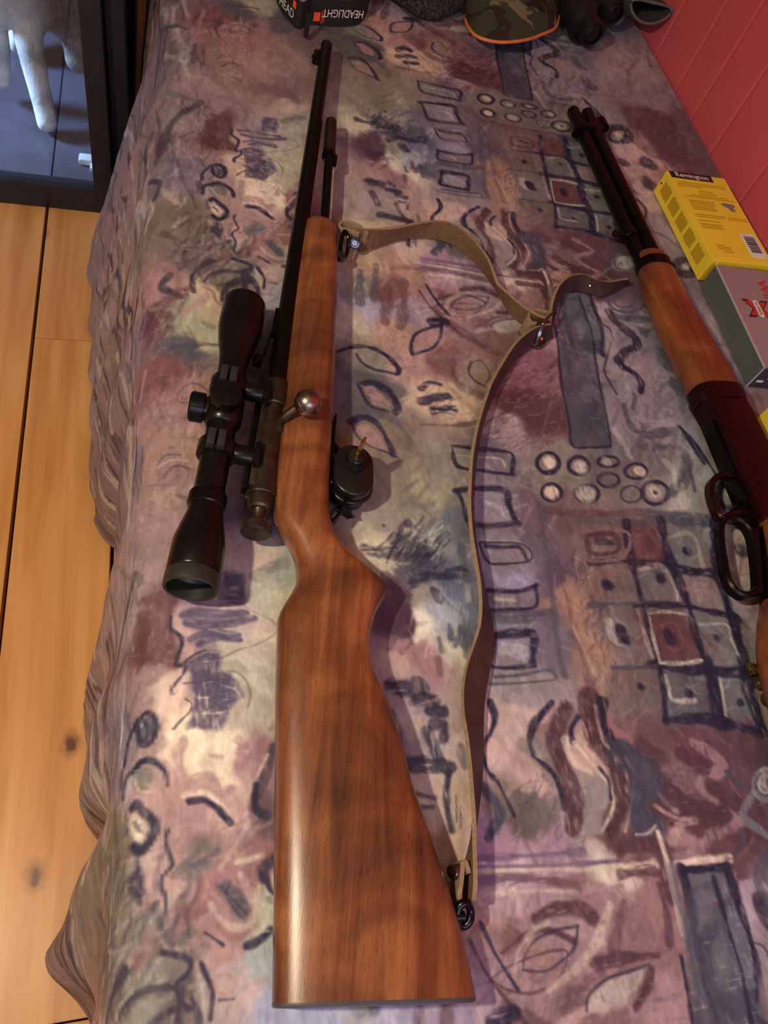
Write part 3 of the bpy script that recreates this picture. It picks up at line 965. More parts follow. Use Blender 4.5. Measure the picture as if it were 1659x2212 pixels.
# one mark per line:  crop kind colour width[:alpha] : points   (s stroke, f fill, e ellipse ring, d dot)
MARKS = """
c4 s S 40:.8 : 200,100 190,250 200,330
c4 s S 30:.7 : 310,60 305,180 300,300
c4 s D 50:.6 : 400,220 390,330 380,470
c4 s D 62:.65 : 500,190 515,330 490,500
c4 s m 30:.6 : 440,80 700,80 1000,150 1150,170
c4 s D 40:.5 : 620,90 900,120 1120,190
c4 f g 0:.7 : 100,700 250,690 420,780 300,840 160,800 90,740
c4 s N 24 : 0,690 60,672 170,642 270,652 360,690 430,750 475,805 470,840
c4 s N 12 : 170,700 210,760 290,810 380,830 460,850
c4 s S 60:.6 : 100,860 250,880 400,910 490,980
c4 s N 36 : 200,930 280,905 370,950 430,1000 470,1080 455,1120
c4 s N 14 : 200,950 240,1030 300,1080 390,1105
c4 f k 0 : 215,930 290,930 360,985 410,1060 400,1095 290,1060
c4 s S 50:.6 : 100,1080 230,1120 380,1140 480,1200
c4 s N 30 : 130,1180 220,1150 300,1180 360,1250 400,1330 440,1430
c4 s N 9 : 140,1190 180,1280 260,1350 380,1400 470,1445
c4 f k 0 : 160,1215 250,1200 330,1260 392,1375 300,1365 220,1310
c4 s S 40:.5 : 430,1180 520,1260 560,1340
c4 s N 17 : 570,700 565,620 600,550 690,510 785,490
c4 s N 15 : 785,490 770,580 720,650 640,682 578,698
c4 f k 0:.7 : 590,680 585,610 640,560 745,540 750,590 690,650
c4 s D 7 : 700,360 800,340 950,335 1060,350 1020,410 900,430 780,400 720,365
c4 s D 18 : 760,300 880,272 990,280 1095,330
c4 s D 14 : 620,240 690,340 780,430 900,540
c4 s D 60:.55 : 780,440 900,520 1040,620 1180,700
c4 s p 26:.7 : 1030,540 1120,520 1230,530
c4 s N 17 : 992,760 980,830 1020,890 1095,935
c4 s K 7 : 1000,760 1060,745 1110,800 1132,860 1090,932
c4 s D 60:.5 : 880,750 870,850 940,940 1080,1000
c4 s N 42:.9 : 640,950 700,905 770,920
c4 s N 46:.8 : 640,1045 750,1015 825,1010
c4 s N 46:.9 : 730,1115 850,1100
c4 s o 30:.6 : 860,960 960,1060 1060,1120
c4 s D 24:.6 : 640,1210 900,1215 1040,1195
c4 s V 30:.5 : 830,1310 1000,1340 1250,1350
c4 s N 22 : 850,1360 1050,1382 1250,1400 1300,1440 1285,1560
c4 s N 22 : 860,1370 900,1510 1080,1540 1300,1562
c4 s L 10:.7 : 900,1430 1050,1440 1200,1450 1240,1500
c4 s N 30 : 880,1680 1060,1665 1240,1672 1270,1780 1320,1900
c4 s N 22 : 900,1690 940,1780 965,1900
c4 s K 38 : 990,1925 1160,1930 1340,1910
c4 s W 22:.7 : 1100,1760 1200,1800 1230,1860
c4 s G 24:.7 : 500,1690 600,1610
c4 s G 26:.7 : 480,1800 590,1730
c4 s G 20:.6 : 620,1720 690,1640
c4 d L 55 : 1555,1475
c4 e N 26 : 1545,1480 78,72
c4 d L 40 : 1590,1695
c4 e N 18 : 1580,1690 68,58
c5 s L 8:.8 : 210,735 420,748 470,835
c5 s N 9 : 210,742 420,752 465,832 330,850 250,840 208,750
c5 s N 15 : 240,762 330,768 410,770 442,830
c5 s N 15 : 235,985 400,992 495,960
c5 s N 12 : 490,970 492,1070 370,1085 250,1080 240,990
c5 s S 34:.8 : 265,1115 420,1125 570,1100
c5 s L 14:.6 : 290,1030 380,1040
c5 s N 30 : 285,1218 380,1208 475,1212 482,1290 480,1365
c5 s N 18 : 285,1222 278,1300 272,1370 380,1378 490,1368
c5 s W 70:.7 : 340,1290 420,1300
c5 s S 12 : 290,1425 420,1415 560,1390 600,1430
c5 s S 8 : 265,1462 420,1455 590,1440
c5 s S 26:.6 : 520,560 560,870 600,1240 640,1420
c5 s D 26:.5 : 600,820 650,1000 700,1230 760,1450
c5 s o 30:.7 : 650,960 690,1060 700,1200 770,1400
c5 s l 12:.6 : 680,1170 740,1300 790,1420
c5 f S 0:.9 : 632,-60 832,-60 868,255 668,258
c5 e N 16 : 555,340 56,50
c5 d L 38:.9 : 560,335
c5 e N 15 : 710,355 52,44
c5 d l 32:.9 : 722,365
c5 e N 13 : 860,335 52,26
c5 d l 26:.8 : 855,335
c5 e N 14 : 995,385 52,38
c5 d L 28:.9 : 1012,385
c5 e N 13 : 862,428 52,34
c5 d G 40:.6 : 862,425
c5 e N 13 : 575,487 48,38
c5 d L 32:.9 : 575,490
c5 e N 15 : 757,498 56,42
c5 d l 46:.9 : 757,498
c5 e K 8 : 975,502 52,42
c5 e N 17 : 1098,495 66,56
c5 d L 40:.8 : 1092,490
c5 d N 14:.8 : 1098,495
c5 s S 44:.8 : 1255,340 1245,430 1185,490
c5 s N 15 : 1215,165 1300,260 1400,405
c5 s S 12 : 1262,360 1295,490
c5 f l 0:.8 : 1230,450 1290,570 1160,590
c5 s L 20:.5 : 1130,330 1180,380 1200,470
c5 s D 26:.6 : 560,580 760,600 1060,590
c5 s S 54:.9 : 1090,610 1240,630 1400,640
c5 s S 24:.5 : 700,630 900,640 1080,650
c5 s N 30 : 955,640 980,830 1010,960 1060,1150 1100,1290 1130,1480 1150,1650
c5 s N 42 : 1130,630 1170,820 1220,950 1270,1080 1310,1250 1370,1400 1425,1660
c5 s N 40 : 1395,640 1430,900 1480,1100 1530,1300 1570,1500 1645,1700
c5 s N 22 : 770,842 950,835 1150,850
c5 s N 26 : 1150,860 1280,890 1420,900
c5 s N 36 : 1000,1062 1250,1070 1510,1122
c5 s N 36 : 1080,1370 1330,1392 1560,1402
c5 s N 34 : 1150,1645 1380,1645 1620,1710
c5 s S 18 : 770,1062 900,1050 1010,1055
c5 s S 14 : 880,1380 1000,1385 1100,1375
c5 s b 12 : 705,690 725,820 930,820 960,690 705,690
c5 s D 18 : 755,705 890,702 905,785 775,795 755,705
c5 s K 26:.8 : 810,735 880,745
c5 f R 0 : 990,680 1098,680 1140,830 1008,832
c5 s r 16:.7 : 1015,705 1080,700 1108,795 1030,805 1015,705
c5 d N 27 : 1258,785
c5 s l 16:.7 : 1170,720 1290,700 1340,860
c5 d N 36 : 866,960
c5 s b 10 : 790,890 960,885 985,1020 800,1030 790,890
c5 s b 8 : 820,910 930,910 945,1000 830,1010 820,910
c5 d N 30 : 1120,925
c5 s l 12:.7 : 1020,880 1130,860 1190,960 1210,1040
c5 s k 18:.6 : 1250,980 1380,1000 1430,1060
c5 s l 30:.9 : 868,1150 880,1220 925,1250
c5 s N 44 : 925,1190 940,1235
c5 s l 16:.6 : 1010,1080 1040,1200 1080,1330
c5 s l 16 : 1065,1105 1160,1098 1255,1112
c5 s l 13 : 1070,1120 1090,1240 1118,1355
c5 f R 0 : 1092,1125 1245,1135 1318,1340 1125,1355
c5 s r 12:.7 : 1130,1165 1205,1165 1230,1280 1160,1280 1130,1165
c5 s N 46 : 1160,1205 1175,1245
c5 s l 13 : 1120,1362 1240,1362 1330,1345
c5 d N 29 : 1405,1228
c5 s l 14 : 1320,1165 1460,1160 1480,1230 1510,1310
c5 d N 26 : 1022,1480
c5 s b 9 : 925,1410 1080,1410 1115,1580 980,1570 925,1410
c5 s l 15 : 1145,1425 1160,1490 1185,1545 1290,1545
c5 d N 20 : 1262,1512
c5 s l 11 : 1420,1440 1440,1540 1450,1620
c5 d N 19 : 1525,1560
c6 s N 24 : 265,35 288,100 270,180 240,230 225,290 250,380 278,412
c6 s N 15 : 300,435 340,520 385,612
c6 s t 52 : 225,465 290,540 305,620 255,720
c6 s N 27 : 575,30 490,140 465,230 482,295
c6 s N 17 : 480,305 560,370 610,440 640,570
c6 s D 52 : 640,60 590,200 620,330 670,430 690,560 680,690
c6 s L 22:.7 : 640,220 680,330 770,390
c6 s N 15 : 705,110 672,170 682,235
c6 s G 70:.6 : 440,640 520,610 560,570
c6 s B 72 : 770,30 790,200 860,300 920,420 920,540 870,690
c6 s p 14 : 800,60 830,220 900,310 960,420 985,520 945,690
c6 s L 12 : 690,240 780,350 860,450 885,560 830,690
c6 s N 13 : 815,370 860,430 872,525
c6 s N 36 : 830,35 840,150 900,265
c6 s t 112 : 930,300 1010,350 1050,440 1060,560 1020,680
c6 s S 40:.6 : 1000,330 1080,470 1050,640
c6 s L 10:.8 : 1000,705 1060,700 1100,660
c6 s D 60:.7 : 1030,250 1100,300
c6 f R 0:.5 : 1390,170 1659,200 1659,310 1500,330 1400,260
c6 s Z 38 : 1290,240 1440,350 1330,450 1420,540 1530,610 1400,700 1290,800
c6 s D 42 : 1230,290 1345,365
c6 s D 52 : 1390,470 1530,570
c6 s D 60 : 1190,500 1380,625 1445,600
c6 s D 40 : 1110,570 1210,640 1290,630
c6 s p 10:.7 : 1100,560 1180,610 1280,640
c6 s p 26:.7 : 1180,740 1240,650 1300,640
c6 s S 17 : 1460,390 1560,480 1620,505
c6 s u 26 : 1600,490 1540,600 1600,660 1680,720
c6 e l 16 : 1655,450 62,80
c6 e W 12 : 1655,450 34,46
c6 s V 30 : 170,830 330,820 500,808 730,790
c6 s L 24:.7 : 230,888 500,880 800,872
c6 s V 14 : 170,872 600,862 920,842
c6 s V 30:.8 : 170,945 300,935 440,930
c6 s L 20:.6 : 240,1010 500,990 700,1000
c6 s D 60 : 930,765 1100,770 1150,900 1170,1020
c6 s D 28 : 1120,960 1160,1120 1170,1260
c6 s L 16 : 1110,690 1150,820 1190,1000 1240,1210
c6 s L 44:.9 : 830,905 960,880 1090,862
c6 s D 40:.9 : 930,910 1090,890
c6 s D 48 : 500,1130 600,1082 700,1080 775,1125
c6 s K 9 : 430,1392 440,1320 500,1240 600,1190 712,1170
c6 s K 9 : 712,1170 690,1280 620,1350 540,1400 430,1395
c6 s L 22:.6 : 385,1400 410,1290 480,1200 560,1150
c6 s L 24:.6 : 870,1060 790,1270 700,1380 560,1490
c6 s D 30:.6 : 940,1050 910,1200 880,1290
c6 f l 0:.7 : 760,1600 765,1520 840,1445 1060,1365 1040,1430 960,1560 840,1620
c6 s D 32 : 800,1360 950,1325 1110,1320
c6 s D 46 : 1082,1390 1060,1480 1000,1585
c6 s K 8 : 755,1600 765,1520 850,1440 950,1400 1070,1360
c6 s D 24:.5 : 640,1600 760,1450 830,1400
c6 s N 19 : 210,1150 270,1280 320,1370 405,1495
c6 s N 54 : 270,1650 390,1600
c6 f T 0 : 1235,880 1468,870 1560,1170 1650,1670 1400,1670 1300,1200
c6 f t 0:.8 : 1320,1080 1380,1120 1500,1085 1480,1010 1400,1070
c6 f t 0:.8 : 1310,1200 1480,1230 1430,1330 1370,1325
c6 f n 0:.8 : 1380,1530 1620,1480 1650,1670 1400,1670
c6 s W 26:.6 : 1420,1340 1450,1440
c6 s L 24 : 1215,862 1330,838 1475,828
c6 s N 21 : 1240,885 1350,880 1462,868
c6 s N 32 : 1232,880 1290,1100 1335,1350 1400,1640
c6 s N 29 : 1465,870 1530,1080 1600,1300 1645,1660
c6 s u 30:.8 : 1170,880 1220,1080 1290,1340 1340,1640
c6 s S 10 : 1500,800 1542,720 1530,680
l1 s m 120:.5 : 560,420 580,640 560,860
l1 s R 26:.7 : 520,560 560,700 540,860 600,980
l1 s R 26:.7 : 640,420 650,600 600,760 640,940
l1 s N 25 : 675,600 665,700 740,760 760,830 730,920 710,1010 790,1010 780,1080 720,1150 680,1210 688,1258
l1 s N 14 : 790,980 870,920 965,880
l1 s P 54:.85 : 770,585 900,560 1100,570 1320,560
l1 s P 54:.85 : 800,655 1000,665 1200,640 1390,600
l1 s P 34:.8 : 830,790 950,740 1100,728 1260,745
l1 s P 40:.9 : 910,830 1050,770 1270,790
l1 f P 0:.95 : 810,980 960,880 1100,900 1120,960 1090,1060 1200,1090 1290,1290 1210,1350 1130,1500 1080,1560 820,1550 850,1350 840,1150
l1 f P 0:.95 : 1120,215 1290,220 1312,340 1292,500 1080,505 1090,300
l1 s L 8:.6 : 1100,1180 1230,1230 1290,1330
l1 s L 8:.6 : 1000,700 1150,735 1300,720
l1 s B 9 : 780,1165 900,1155 1045,1140
l1 s b 9 : 1290,450 1310,510 1450,580 1530,620 1582,690 1530,760 1400,830 1250,880 1110,950
l1 s b 13 : 1150,1062 1250,1080 1330,1170 1352,1270 1330,1372
l1 s K 13 : 800,1300 850,1340 830,1410 770,1470 700,1552
l1 s G 60:.6 : 1380,250 1500,180 1640,130
l1 s l 40:.5 : 1380,330 1500,390 1600,420
l1 d S 105:.9 : 455,1520
l1 e N 40 : 450,1530 95,140
l1 s N 24:.8 : 400,1440 470,1530 440,1620
l1 s W 10:.8 : 390,1430 400,1500
l1 s N 32 : 345,1430 290,1520 220,1640 190,1800
l1 d G 130:.9 : 440,1960
l1 s N 52 : 320,1870 430,1805 540,1835 620,1920 635,2030
l1 s N 32 : 275,1890 215,1950 190,2110
l1 s L 12:.8 : 330,1960 380,2060 480,2090
l1 f L 0:.6 : 700,1600 1150,1570 1240,1700 1180,1900 740,1950 650,1780
l1 s k 62:.8 : 780,1660 745,1780 760,1900
l1 s k 72:.8 : 1250,1640 1290,1700 1260,1800
l1 s k 40:.7 : 1010,1780 1110,1790
l1 s k 64:.8 : 760,2060 850,1990 1000,1960 1050,2050 1110,2110 1190,2050
l1 s K 60:.8 : 1545,1700 1490,1900 1400,2110
l1 s p 18 : 1500,1770 1400,1960 1300,2160
l2 s L 32:.8 : 950,60 1080,38 1170,90 1235,170
l2 s N 36 : 980,100 1080,90 1160,130 1230,210 1265,245
l2 f G 0:.85 : 940,450 1060,330 1180,400 1170,540 1050,600 980,680 900,560
l2 s S 30:.7 : 1010,540 1100,500 1180,430
l2 s p 26:.7 : 1190,560 1290,420 1400,230
l2 f L 0 : 560,200 590,165 660,220 692,290 650,352 600,372 555,310
l2 s N 42 : 560,130 600,100 660,160 735,230 740,310 690,395 630,430 575,390
l2 s K 18:.7 : 590,230 640,300
l2 f K 0 : 610,460 650,520 682,640 680,740 652,835 590,770 530,690 530,610 580,560
l2 s G 12:.8 : 590,640 640,720
l2 s N 15 : 840,300 820,370 850,470 870,540 810,610 790,680 822,760 820,860 800,930 802,992
l2 f S 0:.85 : 1160,680 1250,640 1370,750 1402,850 1370,930 1290,880 1200,770
l2 s K 10:.7 : 1200,690 1300,800 1380,880
l2 s K 10:.7 : 1260,660 1240,760 1340,900
l2 s p 32 : 1130,820 1200,920 1320,980 1430,930 1450,840 1380,710 1335,600
l2 s r 40:.6 : 930,830 1000,880 1080,860
l2 s r 40:.5 : 1180,960 1280,1040 1400,1010
l2 s L 24:.8 : 1310,520 1400,500 1480,470
l2 s N 46 : 1565,500 1500,570 1520,680 1555,760
l2 s l 60 : 1480,720 1540,800 1540,900 1480,1000 1400,1075
l2 s N 42 : 1545,990 1470,1060 1380,1095
l2 s N 32 : 1440,-20 1440,140 1510,190
l2 s N 22 : 1095,1005 1150,1040 1215,1085
l2 f G 0:.8 : 800,1150 950,1170 985,1250 890,1330 770,1280
l2 s N 40 : 790,1140 900,1155 970,1180 1000,1230 960,1300 900,1360 930,1480 985,1530
l2 f l 0:.7 : 1040,1220 1070,1300 1120,1480 1110,1620 1060,1500 1040,1350
l2 s N 34 : 1070,1220 1110,1320 1145,1420 1130,1600
l2 d p 92 : 1230,1360
l2 e k 20:.8 : 1230,1360 70,70
l2 s K 26:.8 : 1290,1460 1190,1470
l2 f r 0:.8 : 690,960 780,1020 770,1120 680,1220 580,1300 560,1160 640,1080
sc f g 0:.9 : 660,170 780,110 970,110 940,150 820,190 700,195
sc s K 22 : 640,180 700,110 800,82 920,90 1000,115
sc s K 42 : 1000,110 985,220 1000,310
sc s K 42 : 960,165 870,190 820,240 800,340
sc s K 30 : 1050,150 1090,220 1100,300
sc s m 22:.8 : 640,230 710,260 740,340 780,380
sc f R 0:.8 : 210,330 350,270 480,230 600,110 480,300 320,380 220,460
sc s S 30:.5 : 500,300 430,420 300,600 200,760
sc s G 44:.6 : 640,530 720,570
sc s S 72:.8 : 330,760 430,725 560,735
sc s D 40:.7 : 560,730 660,710 780,725
sc s m 40:.6 : 360,900 370,1000
sc s m 40:.6 : 450,880 440,980
sc s D 36:.6 : 530,900 510,990
sc s S 11 : 410,1130 480,1060 580,1050 680,1125 600,1190 430,1196 408,1130
sc f D 0:.8 : 465,1168 540,1128 605,1160 520,1178
sc s S 13 : 600,990 650,910 745,888
sc d D 42:.8 : 720,1010
sc s D 32:.8 : 305,990 260,1120 232,1170 272,1310
sc s p 16:.5 : 560,900 540,1000 470,1030
sc s S 15 : 230,1710 300,1640 430,1650
sc s L 22:.5 : 250,1740 350,1690 490,1700
sc s D 32:.8 : 285,1845 340,1780 420,1742 510,1775
sc s D 34:.5 : 420,2000 520,2040
sc s D 26:.5 : 140,1180 170,1330
rt f S 0:.85 : 130,260 330,240 440,640 520,1100 620,1650 270,1660 160,1100 90,600
rt f u 0:.6 : 190,280 310,290 330,380 200,420
rt f u 0:.6 : 260,500 340,420 400,560 330,680
rt f u 0:.6 : 300,1180 380,1060 480,1080 500,1180 400,1230
rt f t 0:.6 : 130,640 250,700 240,980 160,900
rt f t 0:.6 : 250,1300 520,1240 560,1480 340,1500
rt s N 17 : 320,240 380,420 440,620 480,900 540,1200 600,1450 625,1655
rt s N 17 : 75,480 110,700 140,980 180,1200 230,1450 262,1655 440,1668 625,1660
rt s K 60 : 610,390 650,470 760,570 860,640 850,720 740,780 690,850
rt s N 44 : 700,870 740,920 860,990 912,1080 900,1150
rt s S 32:.8 : 850,1180 830,1310
rt s K 13 : 620,680 570,860 560,960 620,1080 675,1172
rt s K 12 : 505,510 600,550 640,660
rt s S 62:.85 : 740,1280 780,1400 860,1520 1000,1560 1120,1530
rt e S 26:.8 : 770,300 170,95
rt e S 18:.7 : 745,290 95,60
rt s S 42:.8 : 640,420 780,460 970,460
rt f S 0:.9 : 870,535 1025,550 960,640 890,600
rt s S 80:.7 : 1100,760 1150,880 1230,920
rt s S 120:.8 : 1230,1100 1350,1210
rt s p 60:.5 : 620,620 580,760 650,760
rt s p 70:.5 : 900,860 900,930
rt s W 50:.5 : 880,1400 1050,1450 1250,1440
rt s N 26 : 1300,1545 1400,1690 1500,1840
rt f S 0:.8 : 850,1635 970,1640 960,1700 860,1690
rt f S 0:.8 : 1010,1640 1175,1640 1170,1705 1010,1700
rt s l 46:.6 : 650,1500 750,1650 800,1760
tr d K 42:.8 : 570,440
tr d K 58:.8 : 770,455
tr d K 60:.8 : 755,610
tr s K 13 : 640,715 700,730 752,800 740,872 700,890
tr e K 42 : 540,240 78,54
tr d L 36 : 535,240
tr d l 70:.8 : 590,1200
tr e S 18:.7 : 590,1200 90,60
tr e K 50 : 1045,1225 70,54
tr d l 30 : 1050,1225
tr f R 0:.5 : 560,20 900,60 1060,330 1180,480 800,420 640,300
tr s S 30:.6 : 780,960 900,1000 1000,1080
c3 s N 110:.75 : 0,530 150,570 330,560
c3 s N 90:.6 : 380,640 560,620 700,560
c3 s N 110:.8 : 550,930 700,840 880,850 1100,780
c3 s N 120:.75 : 780,1000 850,1110
c3 s D 90:.6 : 250,860 360,960 440,1060
c3 s S 60:.7 : 1100,500 1120,700
c3 s W 40:.7 : 1170,950 1180,1120
c3 s S 44:.7 : 840,1560 880,1700
c3 s S 44:.7 : 960,1400 980,1560
c3 s S 50:.6 : 1120,1480 1160,1760
c3 s D 44:.6 : 830,1790 860,1960
c3 d N 24:.9 : 210,275
c3 d N 50:.9 : 490,250
c7 s N 88:.85 : 120,90 215,100
c7 s N 60:.7 : 295,60 335,100
c7 s N 64:.85 : 280,170 385,180
c7 s N 50:.85 : 370,240 455,252
c7 s N 42:.8 : 400,330 470,335 475,420
c7 s N 44:.7 : 360,370 430,540 505,640
c7 s N 58:.8 : 220,590 380,590 520,605
c7 s N 42:.9 : 500,650 485,800 512,1000
c7 s N 50:.6 : 130,260 190,420
c7 s K 26:.7 : 300,770 410,790
c7 s K 26:.7 : 330,850 400,850
c7 s N 9 : 545,770 550,940
c7 s N 9 : 572,840 575,980
c7 s S 44:.6 : 575,470 600,590
"""


def hatch(crop, poly, ang, n, ln, w, col, alpha, seed, spread=0.3):
    r = random.Random(seed)
    q, k = pix(crop, poly)
    x0, y0 = q.min(0); x1, y1 = q.max(0)
    made = 0
    while made < n:
        x = r.uniform(x0, x1); y = r.uniform(y0, y1)
        ins = False
        for a, b in zip(q, np.roll(q, -1, 0)):
            if (a[1] > y) != (b[1] > y) and x < (b[0] - a[0]) * (y - a[1]) / (b[1] - a[1]) + a[0]: ins = not ins
        made += 1
        if not ins: continue
        a = math.radians(ang) + r.gauss(0, spread)
        L = ln * r.uniform(.5, 1.2) * k
        dx, dy = math.cos(a) * L / 2, -math.sin(a) * L / 2
        mid = (x + r.gauss(0, L * .08), y + r.gauss(0, L * .08))
        pts = np.array([P(*c)[:2] for c in ((x - dx, y - dy), mid, (x + dx, y + dy))])
        do_stroke(smooth_path(pts, 3), w * k * pxm(x, y) * r.uniform(.6, 1.3), COLS[col] if isinstance(col, str) else col, alpha * 0.8, 0.3)


# loose brushwork below the marks: short strokes that drag each patch's colour into its neighbours
base0 = dye.copy()
br = random.Random(11)
mid_r = np.searchsorted(rows, 0.02)
for _ in range(2200):
    x = br.uniform(-0.42, 0.82); y = br.uniform(-0.10, 0.55)
    rI = min(np.searchsorted(rows, y), len(rows) - 1)
    cI = min(int((cx[rI] > x).sum()), NC - 1)
    a = 2.6 * math.sin(x * 23 + 2.1 * math.sin(y * 17)) + 1.4 * math.sin(y * 31 + x * 9) + br.gauss(0, .35)
    L = br.uniform(.012, .042)
    dx, dy = math.cos(a) * L / 2, math.sin(a) * L / 2
    bend = br.gauss(0, .2) * L
    pts = smooth_path(np.array([(x - dx, y - dy), (x - dy * bend / L * 2, y + dx * bend / L * 2), (x + dx, y + dy)]), 3)
    c = base0[order[rI, cI]] * br.choice([.86, .93, .97, 1.03, 1.07, 1.13])
    do_stroke(pts, br.uniform(.0020, .0075), np.clip(c, 30, 244), br.uniform(.3, .7), .35)
hatch('c4', '1130,780 1640,760 1640,1380 1300,1380 1100,1250', 28, 130, 120, 14, 'D', .6, 1)
hatch('c4', '1130,780 1640,760 1640,1380 1300,1380 1100,1250', 28, 60, 90, 8, 'p', .5, 2)
hatch('c3', '150,450 480,220 830,210 940,440 860,720 480,720 150,600', 52, 90, 170, 13, 'N', .8, 3, .15)
hatch('c3', '150,380 480,220 830,210 940,440 860,720 480,720 150,600', 52, 50, 150, 12, 'L', .7, 4, .15)
hatch('c3', '450,900 1200,650 1150,1700 850,1500 560,1250', 85, 70, 200, 16, 'W', .45, 5, .15)
hatch('c3', '500,1250 1060,1200 1100,1650 560,1750', 80, 36, 160, 22, 'L', .5, 6, .2)
hatch('c6', '430,400 720,380 760,760 380,760', 60, 60, 110, 7, 'S', .5, 7, .4)
hatch('c6', '900,200 1650,120 1650,820 1120,830', -40, 70, 140, 16, 'D', .45, 8, .7)
hatch('c6', '900,200 1650,120 1650,820 1120,830', -40, 50, 110, 9, 'k', .5, 9, .7)
hatch('c6', '200,1000 1200,980 1250,1650 250,1650', 35, 80, 150, 10, 'k', .45, 10, .7)
hatch('c6', '200,1000 1200,980 1250,1650 250,1650', 35, 50, 150, 12, 'D', .3, 11, .7)
hatch('c5', '620,760 800,760 920,1540 760,1560', 70, 60, 110, 9, 'D', .5, 12, .4)
hatch('c5', '620,760 800,760 920,1540 760,1560', 70, 50, 110, 9, 'p', .5, 13, .4)
hatch('l1', '500,280 700,420 660,1000 440,1060', 84, 70, 130, 9, 'R', .6, 14, .2)
hatch('l1', '500,280 700,420 660,1000 440,1060', 84, 40, 100, 6, 'p', .6, 15, .2)
hatch('l1', '1300,200 1650,150 1560,560 1400,560', 20, 40, 150, 20, 'l', .5, 16, .5)
hatch('l2', '900,200 1560,200 1500,1100 880,1000', 45, 80, 150, 12, 'p', .4, 17, .7)
hatch('l2', '900,200 1560,200 1500,1100 880,1000', 45, 60, 130, 12, 'r', .3, 18, .7)
hatch('sc', '160,300 780,250 780,720 160,820', 45, 60, 170, 16, 'g', .4, 19, .4)
hatch('sc', '160,300 780,250 780,720 160,820', 45, 30, 150, 20, 'l', .4, 20, .4)
hatch('sc', '120,900 780,860 600,2100 80,2100', 70, 110, 150, 12, 'p', .35, 21, .6)
hatch('sc', '120,900 780,860 600,2100 80,2100', 70, 110, 150, 14, 'D', .35, 22, .6)
hatch('rt', '620,300 1200,300 1500,1750 700,1750', 60, 110, 170, 18, 'S', .35, 23, .8)
hatch('rt', '620,300 1200,300 1500,1750 700,1750', 60, 90, 150, 18, 'W', .4, 24, .8)
hatch('c4', '100,50 1200,50 1100,1200 480,1180', 30, 120, 170, 12, 'p', .4, 25, .9)
hatch('c4', '100,50 1200,50 1100,1200 480,1180', 30, 90, 170, 12, 'D', .3, 26, .9)
hatch('c4', '560,1280 850,1280 900,1980 420,1980', 45, 70, 130, 18, 'g', .5, 27, .3)
hatch('c5', '680,620 1640,620 1659,1720 880,1640', 60, 150, 110, 10, 'G', .4, 28, .9)
hatch('c5', '680,620 1640,620 1659,1720 880,1640', 60, 110, 100, 8, 'W', .4, 29, .9)
hatch('c5', '0,230 560,230 640,1480 240,1480', 80, 130, 130, 10, 'V', .3, 30, .9)
hatch('c5', '0,230 560,230 640,1480 240,1480', 80, 80, 130, 9, 'W', .45, 31, .9)
hatch('px', '1000,90 1480,90 1600,520 1250,500', 50, 150, 50, 6, 'Z', .4, 32, .9)
hatch('px', '1000,90 1480,90 1600,520 1250,500', 50, 110, 50, 6, 'D', .35, 33, .9)
hatch('px', '150,430 300,430 300,1800 120,1800', 80, 60, 90, 9, 'K', .55, 34, .3)
hatch('px', '150,430 300,430 300,1800 120,1800', 80, 60, 90, 9, 'W', .55, 35, .3)
hatch('px', '120,1850 420,1850 420,2212 120,2212', 60, 60, 90, 12, 'K', .5, 36, .4)
hatch('px', '120,1850 420,1850 420,2212 120,2212', 60, 40, 90, 12, 'l', .4, 37, .4)

# long streaks where the cloth hangs: the design is pulled out along the folds
for _ in range(170):
    x = -0.03 - br.random() ** 0.8 * 0.42; y = br.uniform(-0.05, 0.59)
    L = br.uniform(.03, .11); a = math.pi / 2 + br.gauss(0, .35)
    dx, dy = math.cos(a) * L / 2, math.sin(a) * L / 2
    o_ = br.gauss(0, .012)
    do_stroke(smooth_path(np.array([(x - dx, y - dy), (x + o_, y), (x + dx, y + dy)]), 4), br.uniform(.004, .013), COLS[br.choice('KSKWlDkGNpSK')], br.uniform(.55, .95), .3)

for line in MARKS.strip().splitlines():
    head, pts = line.split(' : ')
    crop, kind, col, wd = head.split()
    al = 1.0
    if ':' in wd: wd, al = wd.split(':')[0], float(wd.split(':')[1])
    wd = float(wd)
    q, k = pix(crop, pts) if kind in 'sfd' else pix(crop, pts.split()[0])
    c = COLS[col]
    if kind == 's':
        wp = np.array([P(*a)[:2] for a in q])
        m_ = q.mean(0)
        do_stroke(smooth_path(wp, 5), wd * k * pxm(*m_) * 1.30, c, al, 0.32)
    elif kind == 'f':
        do_fill(np.array([P(*a)[:2] for a in q]), c, al, 0.006)
    elif kind == 'd':
        s_ = pxm(*q[0])
        do_stroke(np.array([P(*q[0])[:2], P(*q[0])[:2] + 1e-5]), wd * 2 * k * s_ * .9, c, al, 0.2)
    elif kind == 'e':
        rx, ry = [float(a) * k for a in pts.split()[1].split(',')]
        th_ = np.linspace(0, 2 * math.pi, 19)
        wp = np.array([P(q[0][0] + rx * math.cos(a), q[0][1] + ry * math.sin(a))[:2] for a in th_])
        do_stroke(wp, wd * k * pxm(*q[0]) * 1.2, c, al, 0.26)

# painterly mottling: drifting darker and lighter glaze
g1 = fbm(BX * 1.0, BY * 1.0, 34, 90, 4)
g2 = fbm(CX + wx * 1.5, (CY + wy * 1.5) * 0.45, 120, 95, 3)
dye *= (1 + 0.16 * (g1 - 0.5) + 0.24 * (g2 - 0.5) + 0.07 * nf)[:, None]
